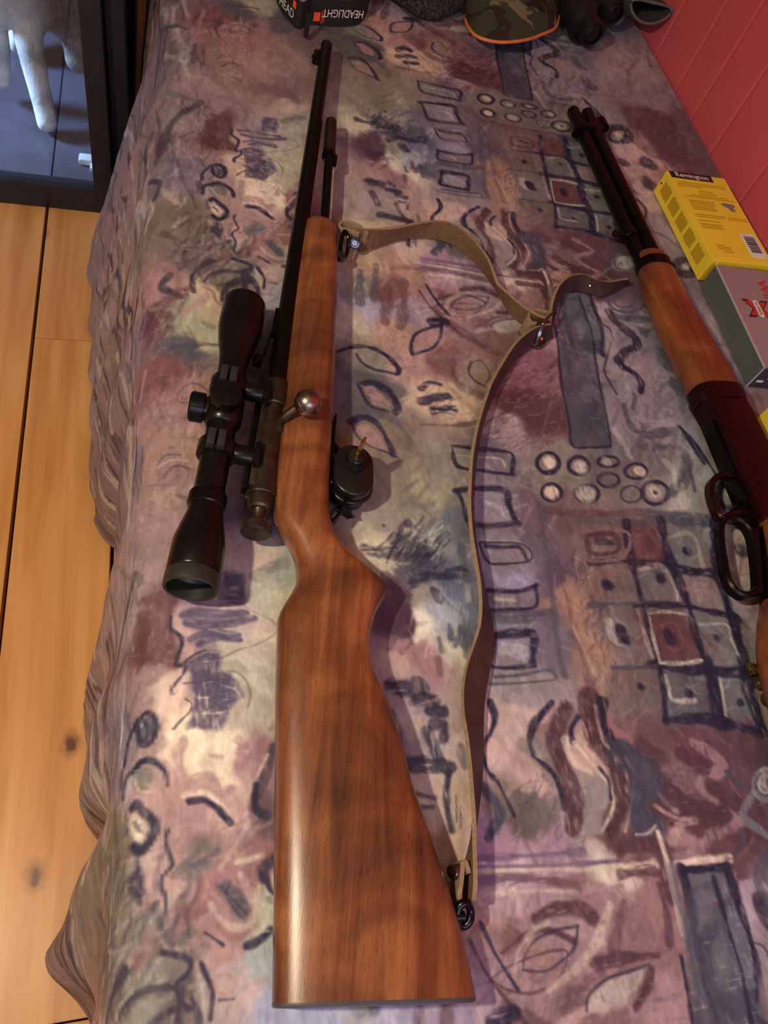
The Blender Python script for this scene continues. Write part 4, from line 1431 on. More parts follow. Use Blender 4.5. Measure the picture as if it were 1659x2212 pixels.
# pale overlocked hem seam low on the drop
tcol = tt.ravel()
hem = (np.abs(tcol - 0.80 - 0.02 * np.sin(CY * 7)) < 0.011 + 0.012 * ne) & (CY > 0.34) & (CY < 0.86)
dye[hem] = dye[hem] * 0.25 + np.array([206, 200, 180]) * 0.75
dye *= np.array([0.968, 1.008, 1.012])
dye = np.clip(dye, 4, 250) / 255.0
lin = np.where(dye <= 0.04045, dye / 12.92, ((dye + 0.055) / 1.055) ** 2.4)

nr = len(rows)
me = bpy.data.meshes.new('bedspread')
me.vertices.add(nr * NC)
me.vertices.foreach_set('co', np.stack([px, yy, pz + ZB], -1).astype(np.float32).ravel())
ii = (np.arange(nr - 1)[:, None] * NC + np.arange(NC - 1)[None, :]).ravel()
quads = np.stack([ii, ii + NC, ii + NC + 1, ii + 1], 1)
nq = len(quads)
me.loops.add(nq * 4)
me.polygons.add(nq)
me.polygons.foreach_set('loop_start', np.arange(0, nq * 4, 4, dtype=np.int32))
me.loops.foreach_set('vertex_index', quads.astype(np.int32).ravel())
me.update(calc_edges=True)
me.validate()
ca = me.attributes.new('dye', 'FLOAT_COLOR', 'POINT')
ca.data.foreach_set('color', np.column_stack([lin, np.ones(len(lin))]).astype(np.float32).ravel())
ra = me.attributes.new('rc', 'FLOAT_VECTOR', 'POINT')
ra.data.foreach_set('vector', np.column_stack([CX, CY, CX * 0]).astype(np.float32).ravel())
me.materials.append(MAT['cloth'])
me.shade_smooth()
spread = bpy.data.objects.new('bedspread', me)
COL.objects.link(spread)
tag(spread, 'mauve and slate bedspread printed with painted squares, rings and waves, hanging to the floor', 'bedspread')

# ================================================================== BOLT-ACTION RIFLE
ES = unit([0.184, 0.983, 0]); ET = np.array([ES[1], -ES[0], 0]); EZ = np.array([0, 0, 1.0])
OB = np.array([0.100, 0.447, ZB])


def RF(s, t, z):
    return OB + ES * s + ET * t + EZ * z


def ST(u, v, z=0.022):
    p = P(u, v, z) - OB
    return float(p @ ES), float(p @ ET)


def superring(T, B, zc, hw, n=2.6, m=40, flat=0.0):
    """section between top point T and bottom point B (XY), half thickness hw"""
    c = (T + B) / 2; h = (B - T) / 2
    out = []
    for a in np.linspace(0, 2 * math.pi, m, endpoint=False):
        ca, sa = math.cos(a), math.sin(a)
        x = math.copysign(abs(ca) ** (2 / n), ca); y = math.copysign(abs(sa) ** (2 / n), sa)
        out.append(c + h * x + EZ * (y * hw))
    r = np.array(out)
    r[:, 2] += zc
    return r


rifle = thing('bolt_action_rifle', 'scoped bolt-action rifle with glossy walnut stock lying along the bed', 'rifle', RF(-0.1, 0.03, 0))
topL = [(588, 2165), (590, 2050), (592, 1900), (594, 1698), (595, 1502), (598, 1381), (599, 1336), (608, 1315), (626, 1288), (640, 1261),
        (641, 1231), (637, 1207), (623, 1174), (599, 1137), (592, 1110), (591, 1050), (592, 1000), (597, 950), (604, 905), (608, 870), (613, 800),
        (622, 720), (636, 600), (648, 520), (653, 498)]
botL = [(1023, 2152), (1009, 2084), (989, 2001), (974, 1950), (941, 1844), (907, 1750), (888, 1698), (870, 1623), (849, 1556), (831, 1508),
        (816, 1472), (804, 1442), (797, 1406), (800, 1366), (810, 1330), (828, 1297), (839, 1275), (833, 1266), (789, 1231), (747, 1198), (726, 1171), (715, 1137),
        (709, 1104), (709, 1050), (712, 1000), (715, 950), (718, 900), (722, 800), (725, 700), (728, 600), (728, 520), (727, 505)]
tl = np.array([ST(*p) for p in topL]); bl = np.array([ST(*p) for p in botL])
s_heel, s_toe = tl[0, 0], bl[0, 0]
s_tip = ST(690, 486)[0]
lv = np.concatenate([np.linspace(0, 0.2, 26), np.linspace(0.2, 0.34, 70)[1:], np.linspace(0.34, 1, 70)[1:]])
rings, rcs = [], []
sa0, sb0, sE = s_heel, s_toe, s_tip - 0.012


def sect_at(q):
    sa = sa0 + (sE - sa0) * q
    sb = sb0 + (sE - sb0) * q
    ta = np.interp(sa, tl[:, 0], tl[:, 1]); tb = np.interp(sb, bl[:, 0], bl[:, 1])
    s = (sa + sb) / 2
    hw = float(np.interp(s, [-0.47, -0.40, -0.25, -0.17, -0.12, 0.0, 0.15, 0.24], [0.0205, 0.021, 0.020, 0.0195, 0.0205, 0.0215, 0.020, 0.018]))
    n = float(np.interp(s, [-0.47, -0.3, -0.2, -0.1, 0.24], [3.0, 2.9, 2.5, 2.7, 2.5]))
    return sa, sb, ta, tb, hw, n


# rounding of the traced outlines
for q in lv:
    sa, sb, ta, tb, hw, n = sect_at(q)
    rings.append(superring(RF(sa, ta, 0), RF(sb, tb, 0), 0.0215, hw, n))
sa, sb, ta, tb, hw, n = sect_at(1.0)
for e, k in ((0.005, 0.94), (0.009, 0.82), (0.0115, 0.62), (0.0125, 0.3)):
    mid = (ta + tb) / 2; hh = (tb - ta) / 2
    rings.append(superring(RF(sa + e, mid - hh * k, 0), RF(sb + e, mid + hh * k, 0), 0.0215, hw * k, n))


def rc_of(V):
    d = V - OB
    return np.column_stack([d @ ES, d @ ET, d[:, 2]])


vf = loft(rings)
obj('stock', vf, MAT['walnut'], rifle, 50, rc_of(vf[0]))
# butt plate: slightly dished end
r0 = rings[0]
cen = r0.mean(0)
pl = []
for e, k in ((0.0, 1.0), (-0.0022, 1.0), (-0.003, 0.985)):
    rr = cen + (r0 - cen) * k + ES * e
    pl.append(rr)
obj('butt_plate', loft(pl), MAT['rubber'], rifle)

ZA = 0.027
obj('barrel', lathe(RF(0.0, 0, ZA), ES, [(0, .0102), (.03, .0098), (.20, .0090), (.60, .0078), (.612, .0078), (.6145, .0066), (.6145, .0032), (.606, .003)], 36, True, True), MAT['blued'], rifle)
# magazine tube under the barrel
a = RF(0.235, 0.0262, 0.024); b_ = RF(0.446, 0.0190, 0.024)
d_ = unit(b_ - a); L = np.linalg.norm(b_ - a)
mt = obj('magazine_tube', lathe(a, d_, [(0, .0056), (L - .066, .0056)], 24), MAT['blued'], rifle)
obj('tube_sleeve', lathe(a, d_, [(L - .066, .0072), (L - .064, .0076), (L - .008, .0076), (L - .004, .0070), (L, .0070), (L, .004)], 24), MAT['steel_old'], mt)
obj('tube_clamp', join(lathe(a, d_, [(L - .072, .0085), (L - .066, .0085)], 24), box(a + d_ * (L - .076) + ET * .007, (0.006, 0.016, 0.006), (ET, ES, EZ), 0.001)), MAT['blued'], mt)
# front sight
sg = obj('front_sight', join(box(RF(0.578, -0.0082, ZA), (0.004, 0.030, 0.007), (ET, ES, EZ), 0.001), box(RF(0.576, -0.0125, ZA), (0.010, 0.007, 0.0018), (ET, ES, EZ))), MAT['blued'], rifle)
obj('sight_hood', sweep([RF(0.569, -0.0118, ZA), RF(0.585, -0.0118, ZA)], [(0.0062 * math.cos(t) * (1 if i < 14 else .82), 0.0062 * math.sin(t) * (1 if i < 14 else .82)) for i, t in list(enumerate(np.linspace(.9, 5.4, 14))) + [(20 + i, t) for i, t in enumerate(np.linspace(5.4, .9, 14))]]), MAT['blued'], sg)
# rear sight
rs = obj('rear_sight', join(box(RF(0.086, -0.0105, ZA), (0.004, 0.034, 0.008), (ET, ES, EZ), 0.0008), sweep([RF(0.098, -0.0115, ZA), RF(0.07, -0.0125, ZA), RF(0.045, -0.016, ZA), RF(0.034, -0.019, ZA)], rect(0.0016, 0.008))), MAT['blued'], rifle)
obj('sight_leaf', join(box(RF(0.031, -0.0215, ZA), (0.009, 0.003, 0.012), (ET, ES, EZ), 0.0006), cyl(RF(0.026, -0.022, ZA + .004), RF(0.036, -0.022, ZA + .004), 0.003, 14)), MAT['blued'], rs)
# receiver
rec = obj('receiver', join(lathe(RF(0, 0, ZA), ES, [(-.021, .0118), (-.020, .0128), (.006, .0128), (.008, .0118)], 36),
                           lathe(RF(0, 0, ZA), ES, [(-.116, .0118), (-.115, .0126), (-.046, .0126), (-.045, .0118)], 36),
                           box(RF(-.033, -.0085, ZA - .002), (0.006, 0.03, 0.016), (ET, ES, EZ), 0.001),
                           box(RF(-.055, -0.004, ZA - .008), (0.018, 0.125, 0.012), (ET, ES, EZ), 0.002)), MAT['steel_old'], rifle)
obj('receiver_flat', box(RF(-.078, -.0075, ZA + .0086), (0.0085, 0.066, 0.0035), (ET, ES, EZ), 0.001), MAT['steel_old'], rec)
obj('receiver_screw', cyl(RF(-.089, -.008, ZA + .009), RF(-.089, -.008, ZA + .0112), 0.0036, 18, .0005), MAT['steel_old'], rec)
bolt = obj('bolt', lathe(RF(0, 0, ZA), ES, [(-.129, .0085), (-.127, .0102), (-.120, .0108), (-.116, .0108), (-.03, .0088), (-.018, .0088)], 32), MAT['steel_old'], rifle)
hs = [RF(-.040, 0.004, ZA + .006), RF(-.040, 0.009, ZA + .014), RF(-.036, 0.016, ZA + .022), RF(-.033, 0.0225, ZA + .028)]
obj('bolt_handle', join(tube(smooth_path(hs, 6), 0.0042, 14), box(RF(-.047, 0.0035, ZA + .0065), (0.012, 0.012, 0.010), (ET, ES, EZ), 0.0015)), MAT['steel_old'], bolt)
bc = RF(-.0315, 0.0275, ZA + .0305)
bd = unit(hs[-1] - hs[-2])
prof = []
for a_ in np.linspace(-1.35, math.pi / 2, 26):
    r_ = 0.0122 * math.cos(a_)
    s_ = 0.0122 * math.sin(a_)
    if -0.0068 < s_ < -0.0058 or -0.0042 < s_ < -0.0034: r_ -= 0.0004
    prof.append((s_, max(r_, 0.0002)))
obj('bolt_knob', lathe(bc, bd, prof, 36), MAT['ball'], bolt)
obj('cocking_piece', lathe(RF(0, 0, ZA), ES, [(-.152, .0112), (-.151, .0126), (-.144, .0126), (-.143, .0116), (-.1425, .005), (-.138, .0046), (-.130, .0052), (-.127, .0075)], 32), MAT['steel_old'], bolt)
# trigger guard bow
tg = [P(711, 955, .022), P(728, 975, .022), P(744, 1010, .022), P(748, 1050, .022), P(742, 1090, .022), P(728, 1118, .022), P(712, 1135, .022)]
obj('trigger_guard', sweep(smooth_path(tg, 6), rect(0.0025, 0.013, .0006)), MAT['blued'], rifle)
obj('trigger', sweep(smooth_path([P(712, 1040, .022), P(730, 1045, .022), P(738, 1062, .022)], 5), rect(0.005, 0.006, .001)), MAT['steel_old'], rifle)
obj('floor_plate', box((P(716, 940, .022) + P(711, 1080, .022)) / 2, (0.002, 0.11, 0.014), (ET, ES, EZ), 0.0006), MAT['blued'], rifle)

# ---- scope
ZS = 0.036
F0 = P(529, 657, ZS); R0 = P(411, 1275, ZS)
SD = unit(R0 - F0)
SL = np.linalg.norm(R0 - F0)


def sl_(v):
    """distance along the scope for image row v"""
    uu = 529 + (411 - 529) * (v - 657) / (1275 - 657)
    return float((P(uu, v, ZS) - F0) @ SD)


prof = [(.002, .0180), (0.001, .0185), (0, .0196), (.003, .0205), (sl_(706), .0205), (sl_(714), .0203), (sl_(740), .0180), (sl_(765), .0146), (sl_(783), .0131),
        (sl_(800), .0127), (sl_(858), .0127), (sl_(862), .0150), (sl_(868), .0162), (sl_(912), .0162), (sl_(918), .0150), (sl_(923), .0127),
        (sl_(1064), .0127), (sl_(1066), .0140), (sl_(1070), .0150), (sl_(1096), .0152), (sl_(1098), .0143), (sl_(1112), .0145), (sl_(1140), .0175), (sl_(1165), .0198), (sl_(1178), .0206),
        (sl_(1236), .0208), (sl_(1239), .0203)]
scope = obj('scope', lathe(F0, SD, prof, 48, False, False), MAT['scope'], rifle, 30)
obj('objective_lens', lathe(F0, SD, [(.010, .0002), (.0105, .008), (.012, .0182)], 40, False, False), MAT['lens'], scope)
obj('eyepiece_ring', lathe(F0, SD, [(sl_(1238), .0196), (sl_(1241), .0205), (sl_(1246), .0211), (SL - .004, .0213), (SL - .001, .0209), (SL, .0198), (SL - .001, .0184), (SL - .014, .0176), (SL - .020, .0125)], 48, False, False), MAT['scope_matte'], scope)
obj('eye_lens', lathe(F0, SD, [(SL - .023, .0002), (SL - .022, .007), (SL - .019, .0128)], 40, False, False), MAT['lens'], scope)
sup = EZ
TS = unit(np.cross(SD, EZ))                         # sideways, towards the rifle's top (photo left)
if TS[0] > 0: TS = -TS
tc_ = F0 + SD * sl_(890)
ring_prof = lambda r: [(0, r - .0008), (.0008, r)]
cap = obj('turret_cap', lathe(tc_, EZ, [(.010, .0110), (.0165, .0112), (.0168, .0128), (.018, .0134), (.0262, .0134), (.0272, .0128), (.0275, .0120)], 40), MAT['scope'], scope)
tcap = join(lathe(tc_, TS, [(.010, .0105), (.0165, .0108), (.0170, .0126), (.0175, .0128), (.0285, .0128), (.0298, .0118)], 40),
            *[box(tc_ + TS * .023 + (math.cos(g) * SD + math.sin(g) * EZ) * .0129, (0.011, 0.0011, 0.0009), (TS, np.cross(TS, math.cos(g) * SD + math.sin(g) * EZ), math.cos(g) * SD + math.sin(g) * EZ)) for g in np.linspace(0, 2 * math.pi, 36, endpoint=False)])
obj('turret_cap', tcap, MAT['scope'], scope)
obj('zoom_ring_ribs', join(*[box(F0 + SD * (sl_(1083)) + (math.cos(g) * TS + math.sin(g) * EZ) * .0151, (sl_(1094) - sl_(1072), 0.0008, 0.0007), (SD, np.cross(SD, math.cos(g) * TS + math.sin(g) * EZ), math.cos(g) * TS + math.sin(g) * EZ)) for g in np.linspace(0, 2 * math.pi, 60, endpoint=False)]), MAT['scope'], scope)
for v_ in (838, 974):
    rcn = F0 + SD * sl_(v_)
    ring = obj('mount_ring', lathe(rcn, SD, [(-.0075, .0128), (-.0072, .0158), (-.006, .0166), (.006, .0166), (.0072, .0158), (.0075, .0128)], 40, False, False), MAT['scope'], scope)
    for dx_ in (-1, 1):
        obj('clamp_ear', box(rcn + TS * (.0012 - dx_ * .0042) + EZ * .0172, (0.0062, 0.0165, 0.0075), (TS, SD, EZ), 0.0006), MAT['scope_grey'], ring)
    # pillar down to the rail on the receiver
    pe = rcn - TS * .0335
    obj('mount_pillar', lathe(rcn - TS * .013, -TS, [(0, .0082), (.001, .0086), (.0195, .0086), (.0205, .0082)], 28), MAT['scope'], ring)
    obj('mount_base', box(pe + SD * 0.0005, (0.005, 0.022, 0.020), (TS, SD, EZ), 0.001), MAT['scope'], ring)
obj('scope_rail', box(RF(-.050, -.0148, ZA), (0.005, 0.125, 0.010), (ET, ES, EZ), 0.001), MAT['blued'], rifle)
# sling studs on the stock
fs = P(738, 552, .018)
obj('swivel_stud', join(cyl(P(726, 550, .02), P(741, 548, .02), 0.0032, 16), lathe(P(737, 556, .02), EZ, [(-.003, .005), (.003, .005)], 16)), MAT['chrome'], rifle)
rsd = P(998, 1985, .022)
obj('swivel_stud', join(cyl(P(984, 1980, .022), P(1003, 1979, .022), 0.0034, 16)), MAT['darksteel'], rifle)

# ================================================================== TRIGGER LOCK
LC = np.array([0.1615, 0.3590])
lock = thing('trigger_lock', 'black oval trigger lock with a brass key, clamped on the bolt-action rifle', 'lock', (LC[0], LC[1], ZB))
la = unit(P(767, 961, .032)[:2] - P(767, 1078, .032)[:2])
lb = np.array([la[1], -la[0]])


def oval(c, half, rad, off=0.0, n=40):
    o = []
    for a_ in np.linspace(0, 2 * math.pi, n, endpoint=False):
        o.append(c + la * (rad * math.sin(a_) + math.copysign(half, math.sin(a_)) if abs(math.sin(a_)) > 1e-9 else 0) + lb * rad * math.cos(a_))
    return np.array(o)


obj('lock_lower_pad', join(prism(oval(LC, .008, .0165), ZB + .0005, ZB + .010, .0015), prism(oval(LC, .007, .014), ZB + .010, ZB + .0165)), MAT['lockblack'], lock, 40)
obj('lock_flange', prism(oval(LC, .0090, .0200), ZB + .0165, ZB + .0215, .0015), MAT['lockblack'], lock, 40)
obj('lock_upper_pad', prism(oval(LC, .0088, .0180), ZB + .0215, ZB + .033, .002), MAT['lockblack'], lock, 40)
lc3 = np.array([*(LC + la * .0075), ZB])
obj('lock_collar', lathe(lc3, EZ, [(.033, .0102), (.0335, .0106), (.036, .0100), (.0362, .0086), (.0425, .0082), (.0432, .0076)], 36), MAT['lockblack'], lock)
obj('lock_cylinder', lathe(lc3, EZ, [(.0425, .0066), (.0438, .0066)], 32), MAT['lockface'], lock)
kd = unit([0.55, 0.83, 0]); kn = np.array([kd[1], -kd[0], 0])
kc = lc3 + kn * 0.001
ko = np.array([(-.0035, .040), (.0035, .040), (.0035, .050), (.0062, .053), (.0072, .058), (.0066, .063), (.004, .067), (-.004, .067), (-.0066, .063), (-.0072, .058), (-.0062, .053), (-.0035, .050)])
kv = [kc + kd * x_ + EZ * z_ + kn * w_ for w_ in (-.001, .001) for x_, z_ in ko]
obj('key', loft([np.array(kv[:12]), np.array(kv[12:])]), MAT['brass'], lock, 30)
obj('lock_cable_strap', sweep(smooth_path([P(712, 1128, .014), P(716, 1108, .020), P(730, 1098, .018), P(748, 1108, .010), P(758, 1118, .006)], 6), rect(0.002, 0.011, .0005)), MAT['lockblack'], lock)

# ================================================================== LEATHER SLING
sling = thing('leather_sling', 'brown leather rifle sling looping across the bed from the walnut stock', 'sling', (0.30, 0.40, ZB))
SWD, STH = 0.026, 0.0032


def strap(pairs, flip=1):
    """pairs of (rim pixel, lower-edge pixel): the lower edge lies on the cloth, the rim stands SWD away"""
    lo, hi = [], []
    for (tu, tv), (bu, bv) in pairs:
        b0 = P(bu, bv, 0.0022)
        d = P(tu, tv, 0.0) - np.array([0, 0, ZB + CAMH])
        d /= np.linalg.norm(d)
        o = np.array([0, 0, ZB + CAMH])
        oc = o - b0
        B = d @ oc; C = oc @ oc - SWD ** 2
        disc = B * B - C
        if disc <= 0:
            q = o + d * (-B)
            q = b0 + unit(q - b0) * SWD
        else:
            q = o + d * (-B - math.sqrt(disc))
        if q[2] < ZB + 0.002: q[2] = ZB + 0.002
        lo.append(b0); hi.append(q)
    lo = smooth_path(np.array(lo), 7); hi = smooth_path(np.array(hi), 7)
    n = len(lo)
    V, Fo, Fi, Fe = [], [], [], []
    for i in range(n):
        d = (lo[min(i + 1, n - 1)] + hi[min(i + 1, n - 1)]) - (lo[max(i - 1, 0)] + hi[max(i - 1, 0)])
        w = unit(hi[i] - lo[i])
        nn = unit(np.cross(unit(d), w)) * STH / 2 * flip
        V += [lo[i] + nn, lo[i] - nn, hi[i] - nn, hi[i] + nn]
    F, mi = [], []
    for i in range(n - 1):
        a0 = 4 * i; b0 = 4 * (i + 1)
        for j, k_ in ((0, 2), (1, 1), (2, 2), (3, 0)):
            j2 = (j + 1) % 4
            F.append([a0 + j, a0 + j2, b0 + j2, b0 + j]); mi.append(k_)
    F += [[0, 1, 2, 3], [4 * (n - 1) + j for j in (3, 2, 1, 0)]]; mi += [2, 2]
    return V, F, mi


def strap_obj(name, pairs, parent, flip=1):
    V, F, mi = strap(pairs, flip)
    o = obj(name, (V, F), [MAT['leather_in'], MAT['leather'], MAT['leather_edge']], parent, 40)
    for p_, m_ in zip(o.data.polygons, mi): p_.material_index = m_
    return o


up = [((768, 492), (775, 545)), ((782, 495), (790, 540)), ((843, 493), (828, 527)), ((897, 483), (866, 517)), ((938, 477), (907, 512)), ((971, 481), (948, 517)),
      ((1003, 499), (980, 528)), ((1032, 528), (1008, 550)), ((1053, 557), (1037, 579)), ((1065, 585), (1058, 605)), ((1075, 612), (1076, 630)),
      ((1094, 630), (1089, 655)), ((1122, 655), (1104, 678)), ((1151, 675), (1128, 698)), ((1176, 686), (1160, 704)), ((1190, 690), (1178, 708))]
strap_obj('front_strap', up, sling, 1)
tail = [((1190, 688), (1196, 690)), ((1192, 655), (1200, 666)), ((1204, 622), (1207, 645)), ((1221, 602), (1222, 632)), ((1241, 593), (1246, 627)), ((1266, 593), (1274, 634)),
        ((1290, 604), (1299, 639)), ((1315, 608), (1323, 630)), ((1340, 604), (1346, 618)), ((1356, 602), (1359, 609))]
strap_obj('strap_tail', tail, sling, -1)
low = [((1190, 700), (1194, 728)), ((1159, 706), (1165, 742)), ((1135, 721), (1142, 752)), ((1110, 745), (1118, 772)), ((1082, 788), (1092, 808)), ((1061, 827), (1070, 842)), ((1046, 869), (1054, 880)),
       ((1033, 912), (1040, 924)), ((1024, 954), (1031, 968)), ((1018, 996), (1025, 1010)), ((1015, 1047), (1022, 1062)), ((1014, 1093), (1021, 1108)), ((1018, 1150), (1026, 1165)),
       ((1026, 1200), (1034, 1214)), ((1034, 1250), (1044, 1262)), ((1038, 1300), (1054, 1312)), ((1036, 1345), (1062, 1350)), ((1027, 1380), (1064, 1385)), ((1014, 1418), (1060, 1425)),
       ((1003, 1461), (1052, 1468)), ((999, 1505), (1045, 1510)), ((1001, 1545), (1042, 1552)), ((1008, 1590), (1041, 1600)), ((1014, 1641), (1040, 1655)), ((1018, 1690), (1036, 1705)),
       ((1023, 1756), (1027, 1775)), ((1025, 1810), (1016, 1830)), ((1026, 1860), (1004, 1880)), ((1027, 1906), (1002, 1925)), ((1024, 1945), (1004, 1962))]
strap_obj('rear_strap', low, sling, 1)


def band(name, px_pts, z0, z1, mat, parent, th=STH, closed=False):
    """short strip of strap standing on edge along a photo-traced path"""
    pth = smooth_path(np.array([P(a_, b2, (z0 + z1) / 2) for a_, b2 in px_pts]), 6, closed)
    return obj(name, sweep(pth, rect(th, z1 - z0, .0004), closed=closed), mat, parent, 40)


# folded leather ends
band('folded_end', [(1180, 690), (1160, 685), (1147, 684), (1136, 690), (1134, 700), (1140, 710), (1150, 712)], 0.002, 0.025, MAT['leather_edge'], sling)
band('folded_end', [(790, 520), (775, 505), (760, 498), (742, 494), (731, 497), (730, 505), (738, 510), (756, 513), (772, 520)], 0.004, 0.026, MAT['leather_edge'], sling)
band('folded_end', [(1004, 1890), (998, 1868), (992, 1866), (990, 1880), (987, 1910), (984, 1935), (988, 1950), (1000, 1957)], 0.006, 0.026, MAT['leather_edge'], sling)
# buckle
bk = obj('buckle', tube(smooth_path([P(1200, 672, .020), P(1186, 684, .027), P(1174, 697, .027), P(1169, 707, .022), P(1160, 735, .010), P(1154, 750, .003), P(1176, 742, .003), P(1194, 700, .008)], 5, True), 0.0016, 10, True), MAT['chrome'], sling)
obj('buckle_tongue', sweep(smooth_path([P(1171, 703, .026), P(1165, 722, .019), P(1157, 745, .008)], 5), rect(0.004, 0.0016, .0004)), MAT['chrome'], bk)
obj('rivet', lathe(P(1169, 731, .012), unit([-.5, -.6, .6]), [(0, .0022), (.001, .0020), (.0016, .001)], 14), MAT['brass'], sling)
obj('rivet', lathe(P(1274, 617, .014), unit([-.3, -.7, .5]), [(0, .0016), (.001, .001)], 12), MAT['primer'], sling)
# press studs
obj('press_stud', join(lathe(P(766, 525, .021), unit([-.15, -.75, .6]), [(-.006, .0065), (0, .0062), (.0018, .005), (.002, .0038), (.0008, .0030), (.0008, .0012), (.0016, .001)], 28)), MAT['chrome'], sling)
obj('press_stud', join(lathe(P(978, 1883, .022), unit([-.85, -.1, .5]), [(-.004, .0054), (0, .0052), (.0014, .0042), (.0018, .0024), (.0018, .0005)], 28)), MAT['chrome'], sling)
# swivel loops
obj('swivel_loop', tube(smooth_path([P(744, 500, .028), P(752, 512, .027), P(752, 535, .018), P(746, 556, .014), P(737, 560, .016), P(736, 530, .022)], 5, True), 0.0022, 10, True), MAT['darksteel'], sling)
obj('swivel_loop', tube(smooth_path([P(988, 1990, .020), P(1000, 2000, .018), P(1014, 1990, .020), P(1016, 1965, .022), P(1004, 1950, .026), P(990, 1962, .024)], 5, True), 0.0030, 12, True), MAT['darksteel'], sling)

# ================================================================== LEVER-ACTION RIFLE
lev = thing('lever_action_rifle', 'lever-action carbine with dark steel barrel and looped lever beside the ammunition boxes', 'rifle', (0.60, 0.5, ZB))
LS = unit([-0.012, 1.0, 0]); LT = np.array([LS[1], -LS[0], 0])
OL = np.array([0.596, 0.470, ZB])


def LF(s, t, z): return OL + LS * s + LT * t + EZ * z


def rc_l(V):
    d = V - OL
    return np.column_stack([d @ LS, d @ LT + .3, d[:, 2]])


ZL = 0.020
obj('barrel', lathe(LF(0, .0075, ZL + .002), LS, [(0, .0108), (.2, .0098), (.530, .0086), (.532, .0075), (.532, .0042), (.52, .004)], 32), MAT['blued'], lev)
obj('magazine_tube', lathe(LF(0, -.0118, ZL - .002), LS, [(0, .0092), (.5335, .0092), (.5365, .0082), (.537, .004)], 28), MAT['blued'], lev)
fsb = obj('barrel_band', join(*[box(LF(.487, t_, z_), (w_, .010, h_), (LT, LS, EZ), .002) for t_, z_, w_, h_ in ((-.003, ZL, .044, .021),)]), MAT['blued'], lev)
fs2 = obj('front_sight', join(box(LF(.502, .0195, ZL + .002), (.009, .030, .009), (LT, LS, EZ), .001), box(LF(.506, .027, ZL + .002), (.008, .014, .0025), (LT, LS, EZ), .0006)), MAT['blued'], lev)
obj('sight_hood', lathe(LF(.496, .0255, ZL + .002), LS, [(0, .0072), (.020, .0072), (.020, .0062), (0, .0062), (0, .0072)], 24, False, False), MAT['blued'], fs2)
sv = obj('magazine_band', lathe(LF(.262, -.0118, ZL - .002), LS, [(0, .0105), (.001, .0112), (.010, .0112), (.011, .0105)], 28), MAT['blued'], lev)
obj('sling_stud', join(cyl(LF(.268, -.021, ZL), LF(.268, -.030, ZL), .0028, 14), lathe(LF(.268, -.033, ZL - .003), EZ, [(0, .0045), (.003, .0055), (.006, .0045)], 18)), MAT['darksteel'], sv)
# fore-end wood
fl = [(1380, 568), (1386, 600), (1397, 640), (1420, 700), (1449, 762), (1480, 822), (1509, 872)]
fr = [(1432, 558), (1449, 590), (1471, 632), (1505, 692), (1540, 752), (1570, 802), (1595, 848)]


def LSTt(u_, v_, z_=.02):
    p = P(u_, v_, z_) - OL
    return float(p @ LS), float(p @ LT)


fa = np.array([LSTt(*q) for q in fl])[::-1]; fb = np.array([LSTt(*q) for q in fr])[::-1]


def lring(s, t0, t1, zc, hw, n=2.5, m=36):
    out = []
    c = (t0 + t1) / 2; h = (t1 - t0) / 2
    for a_ in np.linspace(0, 2 * math.pi, m, endpoint=False):
        ca, sa_ = math.cos(a_), math.sin(a_)
        out.append(LF(s, c + h * math.copysign(abs(ca) ** (2 / n), ca), zc + hw * math.copysign(abs(sa_) ** (2 / n), sa_)))
    return np.array(out)


s_end, s_beg = max(fa[-1, 0], fb[-1, 0]), 0.004
rs_ = []
for s in np.linspace(s_beg, s_end - .004, 30):
    rs_.append(lring(s, np.interp(s, fa[:, 0], fa[:, 1]), np.interp(s, fb[:, 0], fb[:, 1]), .0195, np.interp(s, [s_beg, s_end], [.0190, .0165])))
s = s_end
rs_.append(lring(s, fa[-1, 1] + .002, fb[-1, 1] - .003, .0195, .0145))
vf = loft(rs_)
obj('fore_end', vf, MAT['walnut2'], lev, 40, rc_l(vf[0]))
sb_ = s_end - .020
t0b, t1b = np.interp(sb_, fa[:, 0], fa[:, 1]) - .0012, np.interp(sb_, fb[:, 0], fb[:, 1]) + .0012
obj('fore_end_band', loft([lring(sb_ - .0075, t0b + .001, t1b - .001, .0195, .0172), lring(sb_ - .0068, t0b, t1b, .0195, .0182), lring(sb_ + .0068, t0b, t1b, .0195, .0182), lring(sb_ + .0075, t0b + .001, t1b - .001, .0195, .0172)]), MAT['blued'], lev)
# receiver: flat sides, lower edge facing the sling
r0s = 0.002
body = [LF(r0s, -.0225, 0), LF(r0s - .012, -.0225, 0), LF(r0s - .03, -.0200, 0), LF(r0s - .165, -.0240, 0), LF(r0s - .165, .016, 0), LF(r0s - .12, .030, 0), LF(r0s - .03, .0300, 0), LF(r0s, .0270, 0)]
obj('receiver', join(prism(np.array(body), ZB + .003, ZB + .0365, .0022), loft([lring(r0s - .012, -.0255, .0365, .0195, .0185, 2.8), lring(r0s - .004, -.027, .0385, .0195, .0200, 2.8), lring(r0s + .008, -.027, .0385, .0195, .0200, 2.8), lring(r0s + .0095, -.0255, .037, .0195, .0188, 2.8)])), MAT['reflection_steel'], lev, 30)
obj('carrier_plate', box(LF(r0s - .095, -.0232, .0195), (.004, .115, .018), (LT, LS, EZ), .001), MAT['blued'], lev)
for s_, t_ in ((-.055, .006), (-.125, -.012), (-.14, .010)):
    obj('receiver_screw', cyl(LF(s_, t_, .0360), LF(s_, t_, .0368), .0032, 16, .0003), MAT['blued'], lev)
